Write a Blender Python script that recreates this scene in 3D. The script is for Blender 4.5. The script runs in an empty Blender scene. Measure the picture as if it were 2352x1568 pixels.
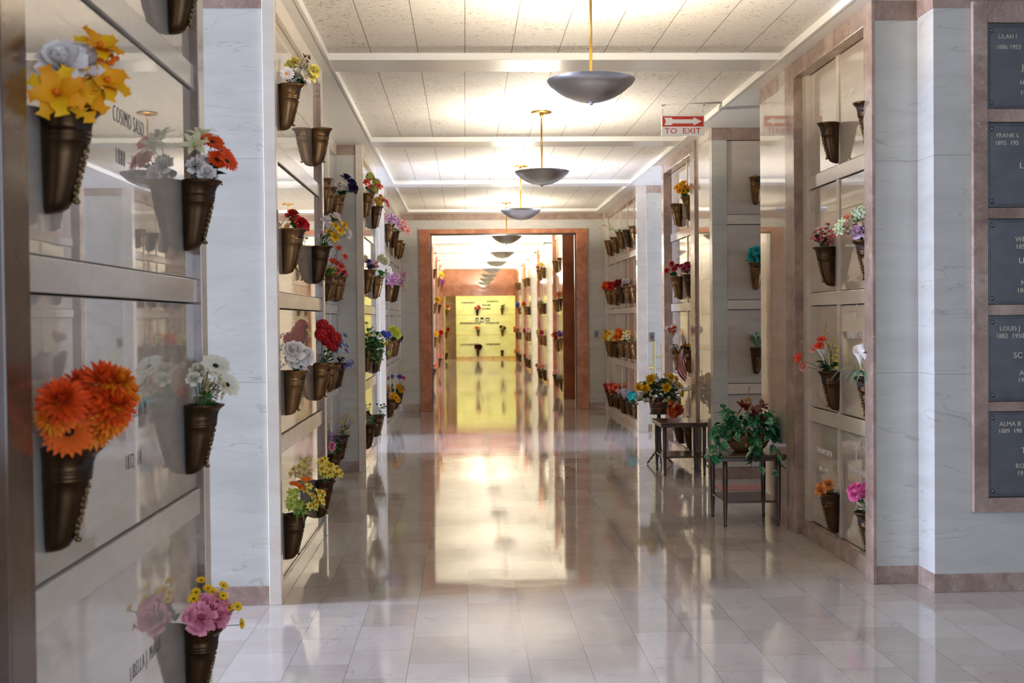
# Mausoleum corridor: marble crypt walls, bronze vases with flowers, pendant bowl lamps
import bpy, bmesh, math, random
from mathutils import Vector, Matrix
SC = bpy.context.scene
PI = math.pi
random.seed(11)

# ---------------------------------------------------------------- camera
YAW, PITCH, ROLL, FPX = 0.04053911, 0.01889322, -0.00995764, 2650.0
cam_d = bpy.data.cameras.new('camera'); cam = bpy.data.objects.new('camera', cam_d)
SC.collection.objects.link(cam); SC.camera = cam
cam_d.sensor_width = 36.0; cam_d.lens = FPX / 2352.0 * 36.0
cam_d.clip_start = 0.05; cam_d.clip_end = 200
fwd = Vector((math.sin(YAW) * math.cos(PITCH), math.cos(YAW) * math.cos(PITCH), -math.sin(PITCH)))
r0 = Vector((math.cos(YAW), -math.sin(YAW), 0)); u0 = r0.cross(fwd)
rr = math.cos(ROLL) * r0 + math.sin(ROLL) * u0; uu = -math.sin(ROLL) * r0 + math.cos(ROLL) * u0
cam.matrix_world = Matrix(((rr.x, uu.x, -fwd.x, 0), (rr.y, uu.y, -fwd.y, 0), (rr.z, uu.z, -fwd.z, 1.5), (0, 0, 0, 1)))
cam_d.dof.use_dof = True; cam_d.dof.focus_distance = 7.6; cam_d.dof.aperture_fstop = 4.5

# ---------------------------------------------------------------- world, daylight, exposure
w = bpy.data.worlds.new('world'); SC.world = w; w.use_nodes = True
bg = w.node_tree.nodes['Background']; bg.inputs[0].default_value = (0.55, 0.72, 1.0, 1); bg.inputs[1].default_value = 1.0

def area(name, loc, aim, sx, sy, power, col):
    l = bpy.data.lights.new(name, 'AREA'); l.shape = 'RECTANGLE'; l.size = sx; l.size_y = sy
    l.energy = power; l.color = col
    o = bpy.data.objects.new(name, l); SC.collection.objects.link(o); o.location = loc
    o.rotation_euler = (Vector(aim) - Vector(loc)).to_track_quat('-Z', 'Y').to_euler()
    return o
DAY = (0.58, 0.68, 1.0)
# daylight entering by the side-aisle windows
area('daylight_left_near', (-9.12, 5.28, 1.7), (0, 5.28, 1.7), 1.5, 2.5, 2800, DAY)
area('daylight_right_near', (9.12, 2.5, 1.7), (0, 2.5, 1.2), 4.0, 2.5, 22, DAY)
area('daylight_back', (2.6, -3.12, 1.8), (2.6, 6, 1.2), 4.6, 2.4, 230, (0.66, 0.78, 1.0))
area('daylight_left_far', (-9.12, 14.17, 1.7), (0, 14.17, 1.7), 1.7, 2.5, 2400, DAY)
area('daylight_right_far', (9.12, 14.2, 1.7), (0, 14.2, 1.7), 1.7, 2.5, 1300, DAY)
area('daylight_right_middle', (6.72, 9.7, 1.7), (0, 9.7, 1.5), 1.5, 2.3, 60, DAY)
# yellow daylight from the stained-glass roof light over the end room
area('daylight_end_rooflight', (0.5, 42.9, 3.22), (0.5, 43.2, 0), 3.6, 1.8, 130, (0.97, 0.93, 0.52))
# white daylight from the side chapels of the second corridor
area('daylight_chapel', (6.1, 25.4, 1.7), (0, 25.6, 1.6), 1.6, 2.6, 140, (1.0, 0.97, 0.9))
area('daylight_chapel_far', (6.1, 31.2, 1.7), (0, 31.4, 1.6), 1.8, 2.6, 140, (1.0, 0.97, 0.9))

SC.view_settings.view_transform = 'Standard'; SC.view_settings.look = 'None'
SC.view_settings.exposure = 0.0; SC.view_settings.gamma = 1.0; SC.view_settings.use_curve_mapping = False
SC.render.engine = 'CYCLES'
cy = SC.cycles
cy.use_denoising = True; cy.max_bounces = 9; cy.diffuse_bounces = 5; cy.glossy_bounces = 5
cy.transmission_bounces = 3; cy.sample_clamp_indirect = 8.0; cy.sample_clamp_direct = 0
cy.caustics_reflective = False; cy.caustics_refractive = False; cy.blur_glossy = 0.3
LAMP_W = 185.0

# ---------------------------------------------------------------- helpers
def lin(c):
    return tuple((v / 12.92 if v <= 0.04045 else ((v + 0.055) / 1.055) ** 2.4) for v in c)
def H(s):
    return lin(tuple(int(s[i:i + 2], 16) / 255 for i in (0, 2, 4)))

class MB:
    """collects vertices, faces and per-vertex colours, then links ONE mesh object"""
    def __init__(s): s.v = []; s.f = []; s.c = []; s.m = []; s.cur = (0.8, 0.8, 0.8); s.mi = 0
    def vert(s, p, c=None): s.v.append(tuple(p)); s.c.append(c or s.cur); return len(s.v) - 1
    def face(s, *i): s.f.append(i); s.m.append(s.mi)
    def box(s, x0, x1, y0, y1, z0, z1):
        a = [s.vert(p) for p in ((x0, y0, z0), (x1, y0, z0), (x1, y1, z0), (x0, y1, z0), (x0, y0, z1), (x1, y0, z1), (x1, y1, z1), (x0, y1, z1))]
        for q in ((0, 3, 2, 1), (4, 5, 6, 7), (0, 1, 5, 4), (1, 2, 6, 5), (2, 3, 7, 6), (3, 0, 4, 7)): s.face(*[a[k] for k in q])
        return s
    def tube(s, pts, r, n=6, r1=None, cap=True):
        pts = [Vector(p) for p in pts]; r1 = r if r1 is None else r1; rings = []; rl = r if isinstance(r, (list, tuple)) else None
        for i, p in enumerate(pts):
            d = (pts[min(i + 1, len(pts) - 1)] - pts[max(i - 1, 0)]).normalized()
            a = d.cross(Vector((0, 0, 1)) if abs(d.z) < .9 else Vector((1, 0, 0))).normalized(); b = d.cross(a)
            q = rl[i] if rl else r + (r1 - r) * i / max(1, len(pts) - 1)
            rings.append([s.vert(p + q * (math.cos(2 * PI * k / n) * a + math.sin(2 * PI * k / n) * b)) for k in range(n)])
        for i in range(len(rings) - 1):
            for k in range(n): s.face(rings[i][k], rings[i][(k + 1) % n], rings[i + 1][(k + 1) % n], rings[i + 1][k])
        if cap: s.face(*rings[0]); s.face(*rings[-1][::-1])
        return s
    def lathe(s, prof, n=24, cx=0, cy=0, squash=None):
        rings = []
        for r, z in prof:
            row = []
            for k in range(n):
                a = 2 * PI * k / n; x = r * math.cos(a); y = r * math.sin(a)
                row.append(s.vert((cx + x, cy + y, z) if squash is None else squash(x, y, r, z)))
            rings.append(row)
        for i in range(len(rings) - 1):
            for k in range(n): s.face(rings[i][k], rings[i][(k + 1) % n], rings[i + 1][(k + 1) % n], rings[i + 1][k])
        return s
    def blob(s, c, rx, ry=None, rz=None, n=6, m=4):
        ry = ry or rx; rz = rz or rx; c = Vector(c)
        top = s.vert(c + Vector((0, 0, rz))); rows = []
        for j in range(1, m):
            t = PI * j / m
            rows.append([s.vert(c + Vector((rx * math.sin(t) * math.cos(2 * PI * k / n), ry * math.sin(t) * math.sin(2 * PI * k / n), rz * math.cos(t)))) for k in range(n)])
        bot = s.vert(c - Vector((0, 0, rz)))
        for k in range(n):
            s.face(top, rows[0][k], rows[0][(k + 1) % n]); s.face(bot, rows[-1][(k + 1) % n], rows[-1][k])
            for j in range(len(rows) - 1): s.face(rows[j][k], rows[j + 1][k], rows[j + 1][(k + 1) % n], rows[j][(k + 1) % n])
        return s
    def mesh(s, name, mats, smooth=True):
        me = bpy.data.meshes.new(name); me.from_pydata(s.v, [], s.f)
        if not isinstance(mats, (list, tuple)): mats = [mats]
        for m in mats: me.materials.append(m)
        if len(mats) > 1: me.polygons.foreach_set('material_index', s.m)
        ca = me.color_attributes.new('Col', 'FLOAT_COLOR', 'POINT')
        fl = []
        for c in s.c: fl.extend((c[0], c[1], c[2], 1.0))
        ca.data.foreach_set('color', fl)
        if smooth: me.polygons.foreach_set('use_smooth', [True] * len(me.polygons))
        me.update(); return me
    def build(s, name, mats, parent=None, smooth=False, bevel=0.0):
        me = s.mesh(name, mats, smooth); o = link(name, me, parent)
        if bevel:
            b = o.modifiers.new('bevel', 'BEVEL'); b.width = bevel; b.segments = 2; b.limit_method = 'ANGLE'
        return o

def link(name, data, parent=None):
    o = bpy.data.objects.new(name, data); SC.collection.objects.link(o)
    if parent is not None: o.parent = parent
    return o
def tag(o, label, cat, group=None, kind=None):
    o['label'] = label; o['category'] = cat
    if group: o['group'] = group
    if kind: o['kind'] = kind
    return o
def empty(name, loc, rz=0.0, label=None, cat=None, group=None):
    o = link(name, None); o.location = loc; o.rotation_euler = (0, 0, rz); o.empty_display_size = .05
    if label: tag(o, label, cat, group)
    return o
def struct(name, mb, mat, **k):
    o = mb.build(name, mat, **k); o['kind'] = 'structure'; return o
def sbox(name, mat, *b, bevel=0.0):
    return struct(name, MB().box(*b), mat, bevel=bevel)

# ---------------------------------------------------------------- materials
def newmat(name):
    m = bpy.data.materials.new(name); m.use_nodes = True; nt = m.node_tree
    return m, nt, nt.nodes['Principled BSDF']
def N(nt, t, **k):
    n = nt.nodes.new(t)
    for a, b in k.items(): setattr(n, a, b)
    return n
def ramp(nt, pts, src):
    r = N(nt, 'ShaderNodeValToRGB'); e = r.color_ramp.elements
    while len(e) < len(pts): e.new(.5)
    for i, (p, c) in enumerate(pts): e[i].position = p; e[i].color = (*c, 1) if len(c) == 3 else c
    nt.links.new(src, r.inputs[0]); return r.outputs[0]
def mix(nt, fac, a, b, mode='MIX'):
    m = N(nt, 'ShaderNodeMix'); m.data_type = 'RGBA'; m.blend_type = mode
    for s, v in ((m.inputs[0], fac), (m.inputs[6], a), (m.inputs[7], b)):
        if hasattr(v, 'default_value'): nt.links.new(v, s)
        else: s.default_value = v if isinstance(v, (int, float)) else (*v, 1)
    return m.outputs[2]
def coords(nt, scale=(1, 1, 1), rot=(0, 0, 0)):
    g = N(nt, 'ShaderNodeNewGeometry'); mp = N(nt, 'ShaderNodeMapping')
    mp.inputs['Scale'].default_value = scale; mp.inputs['Rotation'].default_value = rot
    nt.links.new(g.outputs['Position'], mp.inputs[0]); return mp.outputs[0]
def noise(nt, vec, scale, detail=4, rough=.5, dist=0):
    n = N(nt, 'ShaderNodeTexNoise'); n.inputs['Scale'].default_value = scale; n.inputs['Detail'].default_value = detail
    n.inputs['Roughness'].default_value = rough; n.inputs['Distortion'].default_value = dist
    nt.links.new(vec, n.inputs['Vector']); return n.outputs[0]
def math_(nt, op, a, b=0.0, c=None):
    m = N(nt, 'ShaderNodeMath', operation=op)
    for i, v in enumerate((a, b, c)):
        if v is None: continue
        if hasattr(v, 'default_value'): nt.links.new(v, m.inputs[i])
        else: m.inputs[i].default_value = v
    return m.outputs[0]
def bump(nt, bs, h, strength, dist=.01):
    b = N(nt, 'ShaderNodeBump'); b.inputs['Strength'].default_value = strength; b.inputs['Distance'].default_value = dist
    nt.links.new(h, b.inputs['Height']); nt.links.new(b.outputs[0], bs.inputs['Normal'])

def veins(nt, vec, scale, width=.02, dist=1.2):
    """thin meandering dark lines: |noise - .5| close to zero"""
    n = noise(nt, vec, scale, 3, .55, dist)
    d = math_(nt, 'ABSOLUTE', math_(nt, 'SUBTRACT', n, .5))
    return math_(nt, 'SUBTRACT', 1.0, math_(nt, 'SMOOTH_MIN', math_(nt, 'DIVIDE', d, width), 1.0, .1))

def marble(name, base, dark, light, rough, vein=.35, vscale=1.6, stretch=(1, 1, 4), spec=.5, speck=0.0, joints=None, wavy=0.0):
    m, nt, bs = newmat(name)
    v = coords(nt, stretch)
    c = ramp(nt, [(.3, dark), (.5, base), (.72, light)], noise(nt, v, 2.2, 6, .6, .5))
    vn = math_(nt, 'MULTIPLY', veins(nt, v, vscale, .012), vein)
    msk = noise(nt, v, 1.1, 2)
    vn = math_(nt, 'MULTIPLY', vn, math_(nt, 'GREATER_THAN', msk, .5))
    c = mix(nt, vn, c, tuple(k * .55 for k in dark))
    if speck:
        s = noise(nt, coords(nt), 26, 5, .75, 1.5)
        c = mix(nt, math_(nt, 'MULTIPLY', ramp(nt, [(.58, (0, 0, 0)), (.68, (1, 1, 1))], s), speck), c, H('c9c4c2'))
        s2 = noise(nt, coords(nt), 5, 5, .7, 1.0)
        c = mix(nt, math_(nt, 'MULTIPLY', ramp(nt, [(.4, (0, 0, 0)), (.62, (1, 1, 1))], s2), .5), c, tuple(k * .6 for k in dark))
    if joints:                       # thin horizontal slab joints at given heights (repeat, offset)
        g = N(nt, 'ShaderNodeNewGeometry'); sx = N(nt, 'ShaderNodeSeparateXYZ'); nt.links.new(g.outputs['Position'], sx.inputs[0])
        f = math_(nt, 'FRACT', math_(nt, 'DIVIDE', math_(nt, 'ADD', sx.outputs[2], joints[1]), joints[0]))
        c = mix(nt, math_(nt, 'MULTIPLY', math_(nt, 'LESS_THAN', f, .0035 / joints[0]), .55), c, tuple(k * .35 for k in dark))
    nt.links.new(c, bs.inputs['Base Color'])
    bs.inputs['Roughness'].default_value = rough; bs.inputs['Specular IOR Level'].default_value = spec
    if wavy:
        bump(nt, bs, noise(nt, coords(nt), 3.0, 2), wavy, .01)
        bs.inputs['Coat Weight'].default_value = .65; bs.inputs['Coat Roughness'].default_value = .012; bs.inputs['Coat IOR'].default_value = 1.6
    return m

M = {}
M['cream'] = marble('polished_cream_marble', H('b9aea0'), H('b2a698'), H('c1b7aa'), .012, .15, 1.5, (1, 1, 5), 1.0, wavy=.006)
M['ledge'] = marble('ledge_cream_marble', H('c6bcad'), H('bfb4a4'), H('cfc6b9'), .10, .15, 1.5, (1, 1, 3), .5)
M['wall'] = marble('honed_grey_white_marble', H('b1aea5'), H('a9a69d'), H('b8b5ad'), .2, .4, 1.1, (1, 1, 4.5), .35, joints=(1.18, .0))
M['gloss'] = marble('polished_plain_panel', H('b8ad9f'), H('b1a597'), H('c2b8ab'), .012, .2, 1.2, (1, 1, 3), 1.0, joints=(1.18, .0), wavy=.006)
M['pink'] = marble('mottled_pink_marble', H('9a8374'), H('826b5e'), H('ab9688'), .12, .25, 2.5, (1, 1, 1), .5, speck=.6)
M['brown'] = marble('shaded_brown_marble', H('5b4535'), H('4c382a'), H('6b5343'), .12, .2, 2.5, (1, 1, 1), .5)  # brown marble with the near jamb's shadow darkened into its colour
M['red'] = marble('russet_marble', H('b0724f'), H('98593a'), H('bd825f'), .13, .3, 2.5, (1, 1, 1), .5, speck=.25)
M['darkred'] = marble('dark_russet_marble', H('64301d'), H('522414'), H('743d27'), .15, .1, 2.5, (1, 1, 1), .5)
M['white2'] = marble('pale_ivory_marble', H('e4ddd0'), H('d9d0c2'), H('ece7dd'), .10, .12, 1.5, (1, 1, 3), .5, joints=(.79, .02))
M['yellow'] = marble('pale_yellow_marble', H('dcd8a0'), H('cfc98e'), H('e5e2b2'), .14, .25, 1.5, (1, 1, 2), .4)
M['ochre'] = marble('ochre_marble', H('cfa45a'), H('b98a44'), H('ddb972'), .15, .2, 5, (1, 1, 1), .4, speck=.1)

def floor_mat():
    m, nt, bs = newmat('polished_floor_tiles')
    v = coords(nt, (1, 1, 1), (0, 0, PI / 2)); v2 = coords(nt)
    br = N(nt, 'ShaderNodeTexBrick'); nt.links.new(v, br.inputs['Vector'])
    br.offset = .5; br.inputs['Scale'].default_value = 1.0; br.inputs['Brick Width'].default_value = .42; br.inputs['Row Height'].default_value = .262
    br.inputs['Mortar Size'].default_value = .0012; br.inputs['Mortar Smooth'].default_value = .0; br.inputs['Bias'].default_value = 0
    br.inputs['Color1'].default_value = (*H('ab9f93'), 1); br.inputs['Color2'].default_value = (*H('c1b8af'), 1); br.inputs['Mortar'].default_value = (*H('5f5852'), 1)
    # break the veins up from tile to tile
    off = N(nt, 'ShaderNodeVectorMath', operation='MULTIPLY_ADD'); nt.links.new(br.outputs['Color'], off.inputs[0]); off.inputs[1].default_value = (40, 40, 40); nt.links.new(v2, off.inputs[2])
    vn = veins(nt, off.outputs[0], 2.3, .008, 1.6)
    msk = math_(nt, 'GREATER_THAN', noise(nt, off.outputs[0], 1.7, 2), .47)
    c = mix(nt, math_(nt, 'MULTIPLY', math_(nt, 'MULTIPLY', vn, msk), .42), br.outputs['Color'], H('6f7476'))
    c = mix(nt, .22, c, ramp(nt, [(.35, H('ab9f97')), (.65, H('cdc8c3'))], noise(nt, off.outputs[0], 3.2, 5, .6, .6)))
    nt.links.new(c, bs.inputs['Base Color'])
    r = ramp(nt, [(.3, (.04,) * 3), (.7, (.085,) * 3)], noise(nt, v2, 1.3, 3)); nt.links.new(r, bs.inputs['Roughness'])
    bs.inputs['Specular IOR Level'].default_value = 1.0; bs.inputs['Coat Weight'].default_value = .12; bs.inputs['Coat Roughness'].default_value = .05
    # each slab lies at a hair's tilt: long soft waves plus the joints
    wv = noise(nt, coords(nt, (1, 2.2, 1)), 4.0, 2, .4)
    h = math_(nt, 'ADD', math_(nt, 'MULTIPLY', wv, .6), math_(nt, 'MULTIPLY', br.outputs['Fac'], -.12))
    bump(nt, bs, h, .10, .006)
    return m
M['floor'] = floor_mat()

def ceiling_mat():
    m, nt, bs = newmat('fissured_acoustic_ceiling')
    g = coords(nt); mp = N(nt, 'ShaderNodeMapping'); mp.inputs['Location'].default_value = (.61 + 3.13, 0, 0); nt.links.new(g, mp.inputs[0])
    sx = N(nt, 'ShaderNodeSeparateXYZ'); nt.links.new(mp.outputs[0], sx.inputs[0])
    fx = math_(nt, 'FRACT', math_(nt, 'DIVIDE', sx.outputs[0], .313)); fy = math_(nt, 'FRACT', math_(nt, 'DIVIDE', sx.outputs[1], .235))
    jx = math_(nt, 'LESS_THAN', fx, .018); jy = math_(nt, 'LESS_THAN', fy, .014)
    cell = N(nt, 'ShaderNodeTexWhiteNoise'); cell.noise_dimensions = '2D'
    cb = N(nt, 'ShaderNodeCombineXYZ')
    nt.links.new(math_(nt, 'FLOOR', math_(nt, 'DIVIDE', sx.outputs[0], .313)), cb.inputs[0]); nt.links.new(math_(nt, 'FLOOR', math_(nt, 'DIVIDE', sx.outputs[1], .235)), cb.inputs[1])
    nt.links.new(cb.outputs[0], cell.inputs[0])
    pits = noise(nt, coords(nt, (1, 1.7, 1)), 34, 3, .65, 1.2)
    dens = math_(nt, 'ADD', math_(nt, 'MULTIPLY', noise(nt, g, 2.5, 3), .16), math_(nt, 'MULTIPLY', cell.outputs[0], .05))
    pit = math_(nt, 'GREATER_THAN', math_(nt, 'ADD', pits, dens), .715)
    c = mix(nt, math_(nt, 'MULTIPLY', pit, .75), H('d2ccc2'), H('7c6b55'))
    c = mix(nt, math_(nt, 'MULTIPLY', jy, .22), c, H('8a8074')); c = mix(nt, math_(nt, 'MULTIPLY', jx, .8), c, H('4c463f'))
    nt.links.new(c, bs.inputs['Base Color']); bs.inputs['Roughness'].default_value = .75
    return m
M['ceiling'] = ceiling_mat()

def plain(name, col, rough=.5, metal=0.0, spec=.5, var=0.0, vs=20, emit=None):
    m, nt, bs = newmat(name)
    if var:
        c = ramp(nt, [(.3, tuple(k * (1 - var) for k in col)), (.7, tuple(min(1, k * (1 + var)) for k in col))], noise(nt, coords(nt), vs, 4)); nt.links.new(c, bs.inputs['Base Color'])
    else: bs.inputs['Base Color'].default_value = (*col, 1)
    bs.inputs['Roughness'].default_value = rough; bs.inputs['Metallic'].default_value = metal; bs.inputs['Specular IOR Level'].default_value = spec
    if emit: bs.inputs['Emission Color'].default_value = (*emit[0], 1); bs.inputs['Emission Strength'].default_value = emit[1]
    return m
M['paint'] = plain('glossy_white_paint', H('dcdad4'), .22, var=.03, vs=3)
M['paintdull'] = plain('white_soffit_paint', H('d8d6d0'), .35, var=.02, vs=3)
M['bronze'] = plain('aged_bronze', H('765839'), .36, 1.0, var=.22, vs=14)
M['bronzedk'] = plain('dark_bronze', H('4b3826'), .40, 1.0, var=.2, vs=14)
M['relief'] = plain('worn_bronze_relief', H('75603f'), .38, 1.0, var=.25, vs=40)
M['inside'] = plain('dark_vase_inside', H('231b14'), .8)
M['plaque'] = plain('dark_bronze_plaque', H('6c6c6e'), .32, .85, var=.12, vs=9)
M['plaqueletter'] = plain('raised_bronze_letters', H('c4b8a2'), .4, .5)
M['steel'] = plain('brushed_aluminium', H('d2d4da'), .30, 1.0, var=.05, vs=3)
M['steelin'] = plain('white_bowl_inside', H('e8e4dc'), .4)
M['brass'] = plain('polished_brass', H('c79a4a'), .25, 1.0)
M['palebrass'] = plain('pale_brass_gate', H('c9bf93'), .3, .7)
M['bulb'] = plain('lit_bulb', (1, 1, 1), .5, emit=((1, .86, .66), 30))
M['engraved'] = plain('engraved_dark_letters', H('4e4a46'), .6)
M['engravedw'] = plain('engraved_white_letters', H('e9e6e0'), .5)
M['dark'] = plain('shadow_gap', H('1a1714'), .9)
M['wood'] = plain('dark_walnut', H('3f2c20'), .3, var=.18, vs=9)
M['woodtop'] = plain('table_top_walnut', H('4a3628'), .22, var=.15, vs=6)
M['bucket'] = plain('stained_bucket_slats', H('4b2c1a'), .5, var=.35, vs=30)
M['rattan'] = plain('rattan', H('a8814c'), .5, var=.15, vs=30)
M['plate'] = plain('brushed_metal_plate', H('77706a'), .35, .6)
M['black'] = plain('black_plastic', H('15120f'), .4)
M['signwhite'] = plain('white_enamel', H('e9e9e4'), .3)
M['signred'] = plain('red_enamel', H('c0301f'), .3)
M['glass'] = plain('frosted_window_glass', H('dfe8ee'), .5)
M['mat'] = plain('red_speckled_mat', H('8d5f55'), .8, var=.5, vs=160)
M['ribbon'] = plain('white_ribbon', H('e6e2da'), .5)

def colmat(name, rough, trans=.0, spec=.3):
    m, nt, bs = newmat(name); a = N(nt, 'ShaderNodeAttribute', attribute_name='Col')
    c = mix(nt, .12, a.outputs[0], ramp(nt, [(.3, (.4, .4, .4)), (.7, (1, 1, 1))], noise(nt, coords(nt), 120, 2)), 'MULTIPLY')
    nt.links.new(c, bs.inputs['Base Color']); bs.inputs['Roughness'].default_value = rough; bs.inputs['Specular IOR Level'].default_value = spec
    if trans:
        t = N(nt, 'ShaderNodeBsdfTranslucent'); nt.links.new(c, t.inputs[0]); mx = N(nt, 'ShaderNodeMixShader'); mx.inputs[0].default_value = trans
        out = nt.nodes['Material Output']; nt.links.new(bs.outputs[0], mx.inputs[1]); nt.links.new(t.outputs[0], mx.inputs[2]); nt.links.new(mx.outputs[0], out.inputs[0])
    return m
M['petal'] = colmat('silk_petals', .6, .12); M['leaf'] = colmat('silk_leaves', .42, .15, .4); M['col'] = colmat('printed_surface', .3)

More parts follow.
